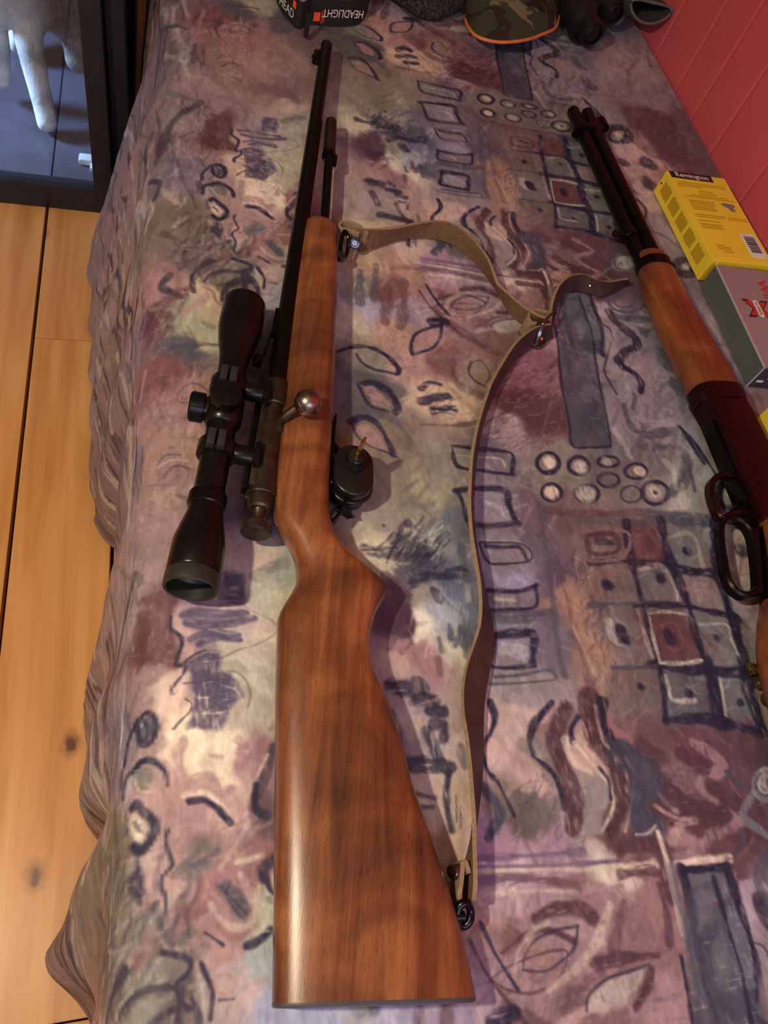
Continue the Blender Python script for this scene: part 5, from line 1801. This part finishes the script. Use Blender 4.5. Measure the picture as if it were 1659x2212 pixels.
# lever: guard bow and finger loop
gz = .0195
gl = [(1600, 1042), (1580, 1030), (1556, 1030), (1538, 1040), (1533, 1060), (1540, 1092), (1556, 1122), (1580, 1112), (1612, 1108)]
lever = obj('lever', sweep(smooth_path([P(a_, b2, gz) for a_, b2 in gl], 6), rect(.0062, .013, .002)), MAT['reflection_steel'], lev, 40)
lp = [(1556, 1130), (1554, 1165), (1560, 1210), (1569, 1255), (1588, 1281), (1612, 1288), (1630, 1280), (1634, 1255), (1628, 1200), (1619, 1155), (1600, 1130), (1577, 1122)]
obj('finger_loop', sweep(smooth_path([P(a_, b2, gz) for a_, b2 in lp], 6, True), rect(.0064, .013, .002), closed=True), MAT['blued'], lever, 40)
obj('lever_arm', box((P(1625, 1115, gz) + P(1636, 1285, gz)) / 2, (.006, np.linalg.norm(P(1625, 1115, gz) - P(1636, 1285, gz)), .012), (np.cross(unit(P(1625, 1115, gz) - P(1636, 1285, gz)), EZ), unit(P(1625, 1115, gz) - P(1636, 1285, gz)), EZ), .0015), MAT['blued'], lever)
obj('trigger', sweep(smooth_path([P(1622, 1075, gz), P(1600, 1085, gz), P(1585, 1102, gz)], 6), rect(.004, .007, .001)), MAT['blued'], lev)
obj('lower_tang', box((P(1637, 1130, .019) + P(1652, 1305, .019)) / 2 + LT * .003, (.007, .105, .015), (np.cross(unit(P(1637, 1130, .019) - P(1652, 1305, .019)), EZ), unit(P(1637, 1130, .019) - P(1652, 1305, .019)), EZ), .0015), MAT['blued'], lev)
# butt stock, running out of the picture
bl_ = [(1632, 1106), (1643, 1172), (1655, 1255), (1650, 1310), (1643, 1345), (1640, 1400), (1645, 1450)]
ba = np.array([LSTt(*q) for q in bl_])[::-1]
rs_ = []
for s in np.linspace(-.162, -.47, 40):
    if s > ba[0, 0]:
        t0_ = np.interp(s, ba[:, 0], ba[:, 1])
    else:
        t0_ = ba[0, 1] - (ba[0, 0] - s) * .16
    t1_ = np.interp(s, [-.47, -.27, -.20, -.162], [.010, -.012, -.002, .018])
    if t1_ < t0_ + .034: t1_ = t0_ + .034
    rs_.append(lring(s, t0_, t1_, .0205, .0185, 2.5))
vf = loft(rs_)
obj('butt_stock', vf, MAT['walnut2'], lev, 40, rc_l(vf[0]))

# ================================================================== CARTRIDGES
for i_, ((u_, v_), lb_) in enumerate(zip([(1618, 1445), (1636, 1475), (1652, 1511)],
                                         ['small brass cartridge lying highest of the three by the lever-action stock',
                                          'middle one of three small brass cartridges by the lever-action stock',
                                          'lowest of three small brass cartridges at the right edge'])):
    p = P(u_, v_, .0062)
    d_ = unit([0.985, -0.17 + .06 * i_, 0])
    ct = thing('cartridge', lb_, 'cartridge', (p[0], p[1], ZB), 'loose cartridges on the bedspread')
    obj('case', lathe(p, d_, [(0, .0052), (.0004, .0060), (.0014, .0060), (.0018, .0050), (.0026, .0050), (.0034, .0054), (.032, .0052), (.033, .0049)], 28, False, True), MAT['cart'], ct)
    obj('case_head', lathe(p, d_, [(0.0, .0052), (.0002, .0030)], 28, False, True), MAT['cart'], ct)
    obj('primer', lathe(p, -d_, [(-.0001, .0024), (.0002, .0022), (.0003, .0012)], 20), MAT['primer'], ct)
    obj('bullet', lathe(p, d_, [(.032, .0046), (.037, .0044), (.041, .0034), (.0428, .0016)], 24), MAT['lead'], ct)

# ================================================================== AMMUNITION BOXES
def card_box(name, label, corner, ex, ey, size, mat):
    c = np.asarray(corner)
    t = thing(name, label, 'box', (c[0], c[1], ZB), 'ammunition boxes along the red wall')
    return t


# yellow box: measured corners of its top and left faces
yb = np.array([0.678, 0.6895, ZB]); ye_ = unit([-0.012, 1.0, 0]); yx = np.array([ye_[1], -ye_[0], 0])
YW, YL, YH = 0.098, 0.178, 0.034
ybx = card_box('ammunition_box', 'yellow cartridge box with black name band against the red wall', yb, yx, ye_, None, None)


def yp(a_, b2, c_): return yb + yx * a_ + ye_ * b2 + EZ * c_


obj('carton', box(yp(YW / 2, YL / 2, YH / 2), (YW, YL, YH), (yx, ye_, EZ), .0008), MAT['yellow'], ybx, 0)
obj('lid_flap', join(box(yp(YW / 2 + .004, -.0006, YH - .004), (YW - .012, .0012, .007), (yx, ye_, EZ)), box(yp(.030, .006, YH + .0002), (.03, .0006, .0004), (yx, ye_, EZ)), box(yp(.078, .004, YH + .0002), (.03, .0006, .0004), (yx, ye_, EZ))), MAT['yellow'], ybx, 0)
ZT = YH + .0003
bandy = obj('name_band', box(yp(.0385, YL - .007, ZT - .0002), (.070, .0135, .0006), (yx, ye_, EZ)), MAT['black_print'], ybx, 0)
text('Remington', 'name_lettering', MAT['white_print'], ybx, yp(.011, YL - .0105, ZT), yx, ye_, .0125, .0004, .055, bold=.015)
bars = []
rr = random.Random(3)


def bar(a_, b2, w_, h_=.0011): bars.append(box(yp(a_ + w_ / 2, b2, ZT - .0001), (w_, h_, .0004), (yx, ye_, EZ)))


for b2, a_, w_ in [(.156, .010, .078), (.152, .008, .080), (.148, .006, .040), (.140, .038, .024), (.135, .036, .030), (.130, .020, .062), (.126, .012, .078),
                   (.118, .012, .042), (.1145, .012, .040), (.111, .012, .042), (.107, .012, .036), (.1035, .012, .042), (.1, .012, .038),
                   (.089, .010, .050), (.089, .064, .030), (.085, .010, .046), (.085, .062, .034), (.077, .010, .036), (.070, .010, .036), (.0665, .010, .035), (.063, .010, .036),
                   (.030, .018, .014), (.0265, .018, .022), (.023, .019, .020), (.018, .026, .016)]:
    bar(a_, b2, w_)
tag(obj('small_print', join(*bars), MAT['brown_print'], ybx, 0), kind='stuff')
# printed picture of a cartridge blade and the bar code
pic = [yp(.064, .118, ZT), yp(.072, .1205, ZT), yp(.086, .119, ZT), yp(.088, .115, ZT), yp(.083, .112, ZT), yp(.084, .104, ZT), yp(.077, .103, ZT), yp(.074, .110, ZT), yp(.066, .114, ZT)]
obj('printed_picture', (np.array(pic), [list(range(len(pic)))]), MAT['grey_print'], ybx, 0)
bc0 = obj('barcode_panel', box(yp(.0805, .036, ZT - .0001), (.024, .046, .0004), (yx, ye_, EZ)), MAT['white_print'], ybx, 0)
bcs = []
yy0 = .022
for i_ in range(19):
    h_ = rr.choice([.0005, .0008, .0013])
    bcs.append(box(yp(.0805, yy0, ZT + .0002), (.017, h_, .0002), (yx, ye_, EZ)))
    yy0 += h_ + rr.choice([.0006, .0009])
tag(obj('barcode_bars', join(*bcs), MAT['black_print'], ybx, 0), kind='stuff')
# paragraphs on the long side
sides = []
for g in range(5):
    y_hi = YL - .014 - g * .031
    for l_ in range(13):
        w_ = .0195 * rr.uniform(.8, 1)
        sides.append(box(yp(-.0002, y_hi - l_ * .0019, .018), (.0004, .0009, w_), (yx, ye_, EZ)))
tag(obj('side_print', join(*sides), MAT['brown_print'], ybx, 0), kind='stuff')
obj('end_print', join(*[box(yp(.018 + i_ * .0062, -.0008, .018), (rr.uniform(.002, .005), .0008, .006), (yx, ye_, EZ)) for i_ in range(12)]), MAT['black_print'], ybx, 0)
obj('side_mark', join(lathe(yp(-.0001, YL - .006, .018), -yx, [(0, .0016), (.0003, .0016)], 16)), MAT['black_print'], ybx, 0)

# grey box
gb = np.array([0.6735, 0.5085, ZB]); ge = unit([0.030, 1.0, 0]); gx = np.array([ge[1], -ge[0], 0])
GW, GL, GH = 0.115, 0.172, 0.034
gbx = card_box('ammunition_box', 'grey cartridge box with a red X emblem against the red wall', gb, gx, ge, None, None)


def gp(a_, b2, c_): return gb + gx * a_ + ge * b2 + EZ * c_


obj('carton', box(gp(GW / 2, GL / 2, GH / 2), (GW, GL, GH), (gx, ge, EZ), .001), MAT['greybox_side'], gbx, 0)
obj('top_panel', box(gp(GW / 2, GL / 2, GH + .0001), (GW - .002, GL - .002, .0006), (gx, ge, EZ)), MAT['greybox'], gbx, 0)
obj('worn_edge', join(box(gp(.0006, GL / 2, GH - .0003), (.0018, GL - .001, .0016), (gx, ge, EZ)), box(gp(.0004, .0004, GH / 2), (.0014, .0014, GH), (gx, ge, EZ))), MAT['box_edge'], gbx, 0)
obj('end_panel', box(gp(GW / 2, -.0002, GH / 2), (GW - .003, .0008, GH - .003), (gx, ge, EZ)), MAT['box_navy'], gbx, 0)
obj('end_marks', join(*[box(gp(.010 + .012 * i_, -.0009, .012 + .006 * (i_ % 2)), (.009, .0006, .003), (gx, ge, EZ)) for i_ in range(6)]), MAT['white_print'], gbx, 0)
GT = GH + .0006
text('WINCHESTER', 'name_lettering', MAT['red_print'], gbx, gp(.0525, GL - .020, GT), -ge, gx, .021, .0003, .140, bold=.02)
# X emblem: two crossed arms with a white pill
xc = gp(.033, .098, GT)


def xpoly(s_, dz, m_, nm, par):
    a1 = [(-.019, .019), (-.009, .019), (0, .006), (.009, .019), (.019, .019), (.0075, 0), (.019, -.019), (.009, -.019), (0, -.006), (-.009, -.019), (-.019, -.019), (-.0075, 0)]
    pts = [xc + (-ge) * (y_ * s_ * .72) * 1.0 + gx * (x_ * s_ * .95) + EZ * dz for x_, y_ in a1]
    return obj(nm, (np.array(pts), [list(range(12))]), m_, par, 0)


xpoly(1.12, .0002, MAT['black_print'], 'emblem_outline', gbx)
xpoly(.92, .0004, MAT['red_print'], 'emblem', gbx)
pill = []
for a_ in np.linspace(0, 2 * math.pi, 28, endpoint=False):
    pill.append(xc + (-ge) * (math.copysign(.0105, math.cos(a_)) + .0042 * math.cos(a_)) + gx * (.0042 * math.sin(a_)) + EZ * .0006)
obj('emblem_pill', (np.array(pill), [list(range(28))]), MAT['white_print'], gbx, 0)
text('SUPER', 'emblem_lettering', MAT['black_print'], gbx, xc - (-ge) * .0115 - gx * .0022 + EZ * .0006, -ge, gx, .0062, .0003, .0225)
# second yellow box just entering at the right edge
y2 = P(1659, 900, .02)
y2b = thing('ammunition_box', 'yellow box corner at the right edge below the grey box', 'box', (y2[0] + .05, y2[1], ZB), 'ammunition boxes along the red wall')
obj('carton', box((y2[0] + .0455, y2[1] - .02, ZB + .0165), (.088, .060, .033), None, .0008), MAT['yellow'], y2b, 0)
obj('name_band', box((y2[0] + .0455, y2[1] - .02, ZB + .0331), (.05, .05, .0006)), MAT['black_print'], y2b, 0)

# ================================================================== THINGS AT THE HEAD OF THE BED
# headlamp strap
hl = thing('headlamp', 'black elastic headlamp strap with orange marks and white lettering', 'headlamp', (*P(700, 20)[:2], ZB))
HB = [P(606, 20, 0), P(625, 45, 0), P(643, 62, 0), P(660, 56, 0), P(668, 53, 0), P(720, 57, 0), P(765, 55, 0), P(785, 40, 0), P(795, 10, 0)]
hp = np.array(HB)
back = np.array([[.305, 1.28, ZB], [.29, 1.38, ZB], [.20, 1.40, ZB], [.15, 1.33, ZB], [.155, 1.24, ZB]])
hpath = smooth_path(np.vstack([hp, back]), 8, True) + EZ * .018
obj('strap', sweep(hpath, rect(.0025, .036, .0006), closed=True), MAT['strap_black'], hl, 40)
q0, q1 = P(668, 53, 0), P(765, 56, 0)
hd = unit(q1 - q0); hn = np.array([hd[1], -hd[0], 0]); hn = hn if hn[1] < 0 else -hn
fo = q0 + hn * .0022 + EZ * ZB * 0
text('HEADLIGHT', 'strap_lettering', MAT['white_print'], hl, q1 + hn * .0045 + hd * .009 + EZ * .024, -hd, -EZ, .0155, .0004, .064)
u0, u1 = P(608, 22, 0), P(640, 60, 0)
ud = unit(u1 - u0); un = np.array([ud[1], -ud[0], 0]); un = un if un[1] < 0 else -un
text('HEAD', 'strap_lettering', MAT['white_print'], hl, u0 + un * .005 + EZ * .010, ud, EZ, .0165, .0004, .040)
for a_, z_, w_, h_ in ((.008, .013, .010, .012), (.016, .013, .0012, .018), (.019, .014, .0012, .018)):
    obj('orange_mark', box(q0 + hn * .0040 + hd * a_ + EZ * z_, (w_, .0008, h_), (hd, hn, EZ), .0003), MAT['orange_print'], hl, 0)
obj('orange_mark', box(u1 + un * .004 - ud * .006 + EZ * .028, (.008, .0008, .009), (ud, un, EZ), .0003), MAT['orange_print'], hl, 0)
obj('strap_slider', box(P(663, 55, .021) + hn * .001, (.006, .006, .030), (hd, hn, EZ), .0012), MAT['strap_black'], hl)
obj('lamp_housing', join(box((.235, 1.385, ZB + .024), (.06, .035, .042), None, .006), lathe((.235, 1.405, ZB + .026), (0, 1, 0), [(0, .018), (.012, .019), (.014, .016)], 28)), MAT['rubber_black'], hl)


def blob(c, r, n=48, m=28, f=None, zmin=None):
    rings_ = []
    for i_ in range(m + 1):
        a_ = math.pi * i_ / m
        row = []
        for j_ in range(n):
            b2 = 2 * math.pi * j_ / n
            d = np.array([math.sin(a_) * math.cos(b2), math.sin(a_) * math.sin(b2), math.cos(a_)])
            k_ = 1 if f is None else f(d)
            q = np.asarray(c) + d * np.asarray(r) * k_
            if zmin is not None: q[2] = max(q[2], zmin)
            row.append(q)
        rings_.append(np.array(row))
    return loft(rings_, True, True)


from mathutils import noise as mnoise
kf = lambda d: 1 + .10 * mnoise.noise(Vector(d * 3)) + .045 * mnoise.noise(Vector(d * 11)) + .03 * mnoise.noise(Vector(d * 30))
bn = thing('knitted_hat', 'shaggy dark grey knitted hat between the headlamp and the camouflage cap', 'hat', (.396, 1.325, ZB))
obj('hat_crown', blob((.396, 1.330, ZB + .035), (.066, .090, .055), 90, 50, kf, ZB + .001), MAT['knit'], bn, 60)
cuff = [np.array([.396 + .064 * math.cos(a_), 1.318 + .088 * math.sin(a_), ZB + .016 + .003 * math.sin(5 * a_)]) for a_ in np.linspace(0, 2 * math.pi, 40, endpoint=False)]
obj('hat_cuff', tube(np.array(cuff), .015, 12, True), MAT['knit'], bn, 60)
# loose yarn ends
tw = []
for i_ in range(260):
    a_ = rr.uniform(math.pi, 2 * math.pi); e_ = rr.uniform(.1, 1.3)
    d = np.array([math.cos(a_) * math.cos(e_), math.sin(a_) * math.cos(e_), math.sin(e_)])
    q = np.array([.396, 1.330, ZB + .035]) + d * np.array([.068, .093, .057]) * kf(d)
    if q[2] < ZB + .004: continue
    q2 = q + d * .004 + np.array([rr.gauss(0, .005), rr.gauss(0, .005), rr.gauss(0, .004)])
    tw.append(tube(np.array([q, (q + q2) / 2 + EZ * .002, q2]), .0007, 5))
yo = obj('yarn_ends', join(*tw), MAT['knit'], bn, 0)
yo['kind'] = 'stuff'

# camouflage cap
cp = thing('camouflage_cap', 'woodland camouflage cap with an orange-edged brim facing down the bed', 'cap', (.55, 1.27, ZB))
eb = [(1006, 40), (1008, 62), (1022, 90), (1050, 107), (1085, 113), (1130, 107), (1165, 92), (1193, 74), (1203, 50), (1206, 30)]
edge_ = smooth_path(np.array([P(a_, b2, .010) for a_, b2 in eb]), 6)
nE = len(edge_)
bk_ = np.array([[.470 + .160 * i_ / (nE - 1), 1.285 + .012 * math.sin(math.pi * i_ / (nE - 1)) + .012 * i_ / (nE - 1), ZB + .034] for i_ in range(nE)])
rg = []
for k_ in np.linspace(0, 1, 14):
    row = edge_ * (1 - k_) + bk_ * k_
    row[:, 2] += .014 * np.sin(np.linspace(0, math.pi, nE)) * math.sin(math.pi * min(k_ * .6 + .15, 1)) + .010 * np.sin(np.linspace(0, math.pi, nE))
    rg.append(row)
topv = np.array(rg); botv = topv - EZ * .0025
Vb = np.vstack([topv.reshape(-1, 3), botv.reshape(-1, 3)])
Fb = []
for i_ in range(13):
    for j_ in range(nE - 1):
        a_ = i_ * nE + j_
        Fb.append([a_, a_ + 1, a_ + nE + 1, a_ + nE]); o_ = 14 * nE
        Fb.append([o_ + a_ + nE, o_ + a_ + nE + 1, o_ + a_ + 1, o_ + a_])
brim = obj('brim', (Vb, Fb), MAT['camo'], cp, 60)
obj('brim_piping', tube(rg[0] - EZ * .001, .0024, 10), MAT['orange_pipe'], brim)
cf = lambda d: 1 + .05 * mnoise.noise(Vector(d * 2.5)) + .03 * mnoise.noise(Vector(d * 6))
obj('crown', blob((.542, 1.365, ZB + .040), (.074, .098, .062), 60, 36, cf, ZB + .001), MAT['camo'], cp, 60)
obj('crown_button', lathe((.555, 1.365, ZB + .100), EZ, [(0, .007), (.003, .006), (.005, .002)], 16), MAT['camo'], cp)

# binoculars
bi = thing('binoculars', 'black rubber binoculars lying beside the camouflage cap', 'binoculars', (.70, 1.33, ZB))
e1 = P(1284, 78, .026)
bdv = unit([0.15, -0.98, 0.02])
bpv = unit(np.cross(EZ, bdv))
off = P(1331, 32, .034) - e1
bpr = [(0, .0130), (-.004, .0150), (0, .0200), (-.003, .0212), (-.016, .0212), (-.018, .0200), (-.030, .0200), (-.034, .0225), (-.062, .0265), (-.110, .0265), (-.112, .024), (-.150, .024), (-.154, .016)]
for c_ in (e1, e1 + off):
    tb = obj('binocular_tube', lathe(c_, bdv, bpr, 40, False, True), MAT['rubber_black'], bi)
    obj('eyepiece_lens', lathe(c_, bdv, [(-.0045, .0151), (-.005, .008), (-.0048, .0005)], 32, False, False), MAT['lens'], tb)
obj('hinge', join(cyl(e1 + off / 2 - bdv * .045, e1 + off / 2 - bdv * .125, .010, 20, .002), box(e1 + off / 2 - bdv * .085, (np.linalg.norm(off) * .7, .05, .016), (unit(off), bdv, np.cross(unit(off), bdv)), .003)), MAT['rubber_black'], bi)
obj('neck_strap', sweep(smooth_path([e1 - bdv * .09 - EZ * .02 + bpv * 0, P(1232, 60, .004), P(1236, 84, .003), P(1250, 88, .003), P(1258, 60, .003), P(1248, 30, .003)], 7), rect(.012, .002, .0005)), MAT['strap_black'], bi)

# grey felt pouch against the wall
po = thing('felt_pouch', 'grey felt pouch standing open against the red wall behind the binoculars', 'pouch', (.78, 1.35, ZB))
m0 = P(1405, 22, .060)
pdv = unit([-0.02, -0.96, 0.24]); ps = unit(np.cross(pdv, EZ)); pu_ = np.cross(ps, pdv)
mouth = m0.copy(); mouth[0] = min(mouth[0], .7815)
pr = []
for e, kx, kz in ((0, 1.0, 1.0), (-.004, 1.03, 1.05), (-.05, 1.0, 1.3), (-.10, .95, 1.5), (-.14, .8, 1.2), (-.155, .4, .5)):
    row = []
    for a_ in np.linspace(0, 2 * math.pi, 40, endpoint=False):
        row.append(mouth + pdv * e + ps * (.040 * kx * math.cos(a_)) + pu_ * (.016 * kz * math.sin(a_) + .004 * math.cos(2 * a_)))
    pr.append(np.array(row))
inn = []
for e, k_ in ((0, .93), (-.05, .9), (-.11, .8)):
    inn.append(np.array([mouth + pdv * e + ps * (.040 * k_ * math.cos(a_)) + pu_ * (.013 * k_ * math.sin(a_) + .004 * math.cos(2 * a_)) for a_ in np.linspace(0, 2 * math.pi, 40, endpoint=False)]))
obj('pouch_body', join(loft(pr, False, True), loft(inn, False, True)), MAT['felt'], po, 60)
rim = np.array([mouth + pdv * .0005 + ps * (.0385 * math.cos(a_)) + pu_ * (.0148 * math.sin(a_) + .004 * math.cos(2 * a_)) for a_ in np.linspace(0, 2 * math.pi, 44, endpoint=False)])
obj('pouch_rim', tube(rim, .0022, 8, True), MAT['felt_edge'], po)

# ================================================================== GLASS CABINET, CAT BEHIND THE GLASS
YG = 1.266
cab = thing('glass_cabinet', 'black-framed glass cabinet standing on the pine floor by the bed', 'cabinet', (-0.5, YG + .3, 0))
XR, XL, CH, CD = -0.088, -1.05, 0.80, 0.80
ST_, RL = 0.032, 0.048
for nm, c_, sz in [('bottom_rail', ((XR + XL) / 2, YG, RL / 2 + .001), (XR - XL, .03, RL)), ('top_rail', ((XR + XL) / 2, YG, CH - .025), (XR - XL, .03, .05)),
                   ('stile', (XR - ST_ / 2, YG, CH / 2), (ST_, .03, CH - .1)), ('stile', (XL + ST_ / 2, YG, CH / 2), (ST_, .03, CH - .1)),
                   ('side_panel', (XR - .008, YG + CD / 2 + .015, CH / 2), (.016, CD, CH - .002)),
                   ('top_panel', ((XR + XL) / 2, YG + CD / 2, CH + .009), (XR - XL + .02, CD + .05, .018))]:  # unseen solid top, added to keep the warm lamp off the inside
    if nm == 'stile': sz = (ST_, .03, CH - .05 - RL); c_ = (c_[0], c_[1], (RL + CH - .05) / 2)
    obj(nm, box(c_, sz, None, .0015), MAT['frame_black'], cab, 0)
for sy in (YG + CD,):
    obj('leg', box((XL + .02, sy, CH / 2), (.03, .03, CH - .002), None, .002), MAT['frame_black'], cab, 0)
obj('glass_pane', box(((XR + XL) / 2, YG, (RL + CH - .05) / 2), (XR - XL - 2 * ST_ + .01, .005, CH - .05 - RL + .01)), MAT['glass'], cab, 0)
bxs = [XR - .02 - .1 + .0, XR - .02]
sx_ = P(113, 375, -.44)[0]
bxs = [XL + .02] + [sx_ - .135 * i_ for i_ in range(5, -1, -1)] + [XR - .02]
for a_, b2 in zip(bxs[:-1], bxs[1:]):
    obj('blue_shade_board', box(((a_ + b2) / 2, YG + CD / 2 + .02, .007), (b2 - a_ - .002, CD - .03, .012), None, .001), MAT['cab_blue_shade'], cab, 0)  # boards added over the pine floor, coloured like dim blue shade
brd = tag(obj('gap_shade_board', box((-.0715, 1.975, .22), (.030, 1.37, .438), None, .002), MAT['frame_black'], None, 0, loc=(-.0715, 1.975, .22)), 'added narrow black board standing in for the dark shade in the gap between cabinet and bedspread', 'board')  # added board, its black stands in for shade in the gap
cat = thing('cat', 'grey and white cat sitting behind the cabinet glass', 'cat', (-.24, 1.60, .014))
CZ = .014


def limb_mesh(name, nodes, edges, levels=2):
    me_ = bpy.data.meshes.new(name)
    me_.from_pydata([n_[:3] for n_ in nodes], edges, [])
    o_ = bpy.data.objects.new(name, me_)
    COL.objects.link(o_)
    md = o_.modifiers.new('skin', 'SKIN')
    md.use_smooth_shade = True
    for i_, n_ in enumerate(nodes):
        me_.skin_vertices[0].data[i_].radius = (n_[3], n_[3])
    me_.skin_vertices[0].data[0].use_root = True
    sd = o_.modifiers.new('sub', 'SUBSURF')
    sd.levels = sd.render_levels = levels
    dg = bpy.context.evaluated_depsgraph_get()
    m2 = o_.evaluated_get(dg).to_mesh()
    V = np.array([list(v.co) for v in m2.vertices]); F = [list(p.vertices) for p in m2.polygons]
    o_.evaluated_get(dg).to_mesh_clear()
    bpy.data.objects.remove(o_)
    bpy.data.meshes.remove(me_)
    return V, F


nd = [(-.205, 1.76, .12, .075),    # 0 pelvis
      (-.225, 1.69, .17, .075),    # 1 belly
      (-.255, 1.60, .22, .070),   # 2 chest
      (-.285, 1.555, .285, .050), # 3 neck
      (-.305, 1.525, .345, .052), # 4 head
      (-.320, 1.485, .345, .032), # 5 muzzle
      (-.245, 1.555, .155, .030), # 6 right shoulder to elbow
      (-.228, 1.50, .085, .022),  # 7 right forearm
      (-.216, 1.462, .038, .020), # 8 right wrist
      (-.212, 1.442, .024, .021), # 9 right paw
      (-.300, 1.575, .140, .030), # 10 left elbow
      (-.305, 1.555, .06, .022),  # 11 left forearm
      (-.306, 1.535, .036, .022), # 12 left paw
      (-.165, 1.68, .09, .045),   # 13 right thigh
      (-.165, 1.665, .045, .030),  # 14 right hock
      (-.175, 1.64, .036, .024), # 15 right hind paw
      (-.255, 1.79, .08, .050),    # 16 left thigh
      (-.27, 1.72, .045, .030),   # 17
      (-.30, 1.68, .036, .022),   # 18 left hind paw
      (-.19, 1.85, .07, .026), (-.22, 1.90, .04, .020), (-.33, 1.90, .036, .017)]
eg = [(0, 1), (1, 2), (2, 3), (3, 4), (4, 5), (2, 6), (6, 7), (7, 8), (8, 9), (2, 10), (10, 11), (11, 12), (0, 13), (13, 14), (14, 15), (0, 16), (16, 17), (17, 18), (0, 19), (19, 20), (20, 21)]
V, F = limb_mesh('cat_body', nd, eg)
wmask = np.zeros(len(V))
for i_ in (5, 6, 7, 8, 9, 10, 11, 12, 18):
    wmask = np.maximum(wmask, np.clip(1.7 - np.linalg.norm(V - np.array(nd[i_][:3]), axis=1) / (nd[i_][3] * 1.25), 0, 1))
wmask = np.maximum(wmask, np.clip(1.6 - np.linalg.norm(V - np.array([-.275, 1.535, .20]), axis=1) / .055, 0, 1))
V[:, 2] = np.maximum(V[:, 2], CZ + .0005)
body = obj('body', (V, F), MAT['fur'], cat, 80, np.column_stack([wmask, wmask, wmask]))
for sx in (-1, 1):
    c_ = np.array([-.305 + sx * .028, 1.535, .385])
    ev = [c_ + np.array([sx * .0, 0, .030]), c_ + np.array([-.018, -.006, 0]), c_ + np.array([.018, -.006, 0]), c_ + np.array([0, .016, 0])]
    obj('ear', (np.array(ev), [[0, 1, 2], [0, 2, 3], [0, 3, 1], [1, 3, 2]]), MAT['fur'], cat, 0, np.zeros((4, 3)))
    obj('eye', blob((-.318 + sx * .018, 1.480, .362), (.006, .005, .006), 16, 10), MAT['lens'], cat)
cl = thing('plastic_clip', 'small white plastic clip lying inside the cabinet corner', 'clip', (*P(188, 345, -.43)[:2], .013))
pc = P(186, 343, -.43)
obj('clip_body', join(box((pc[0], pc[1], .020), (.026, .022, .012), None, .004), box((pc[0] + .013, pc[1] - .016, .018), (.010, .024, .009), None, .003)), MAT['white_plastic'], cl)
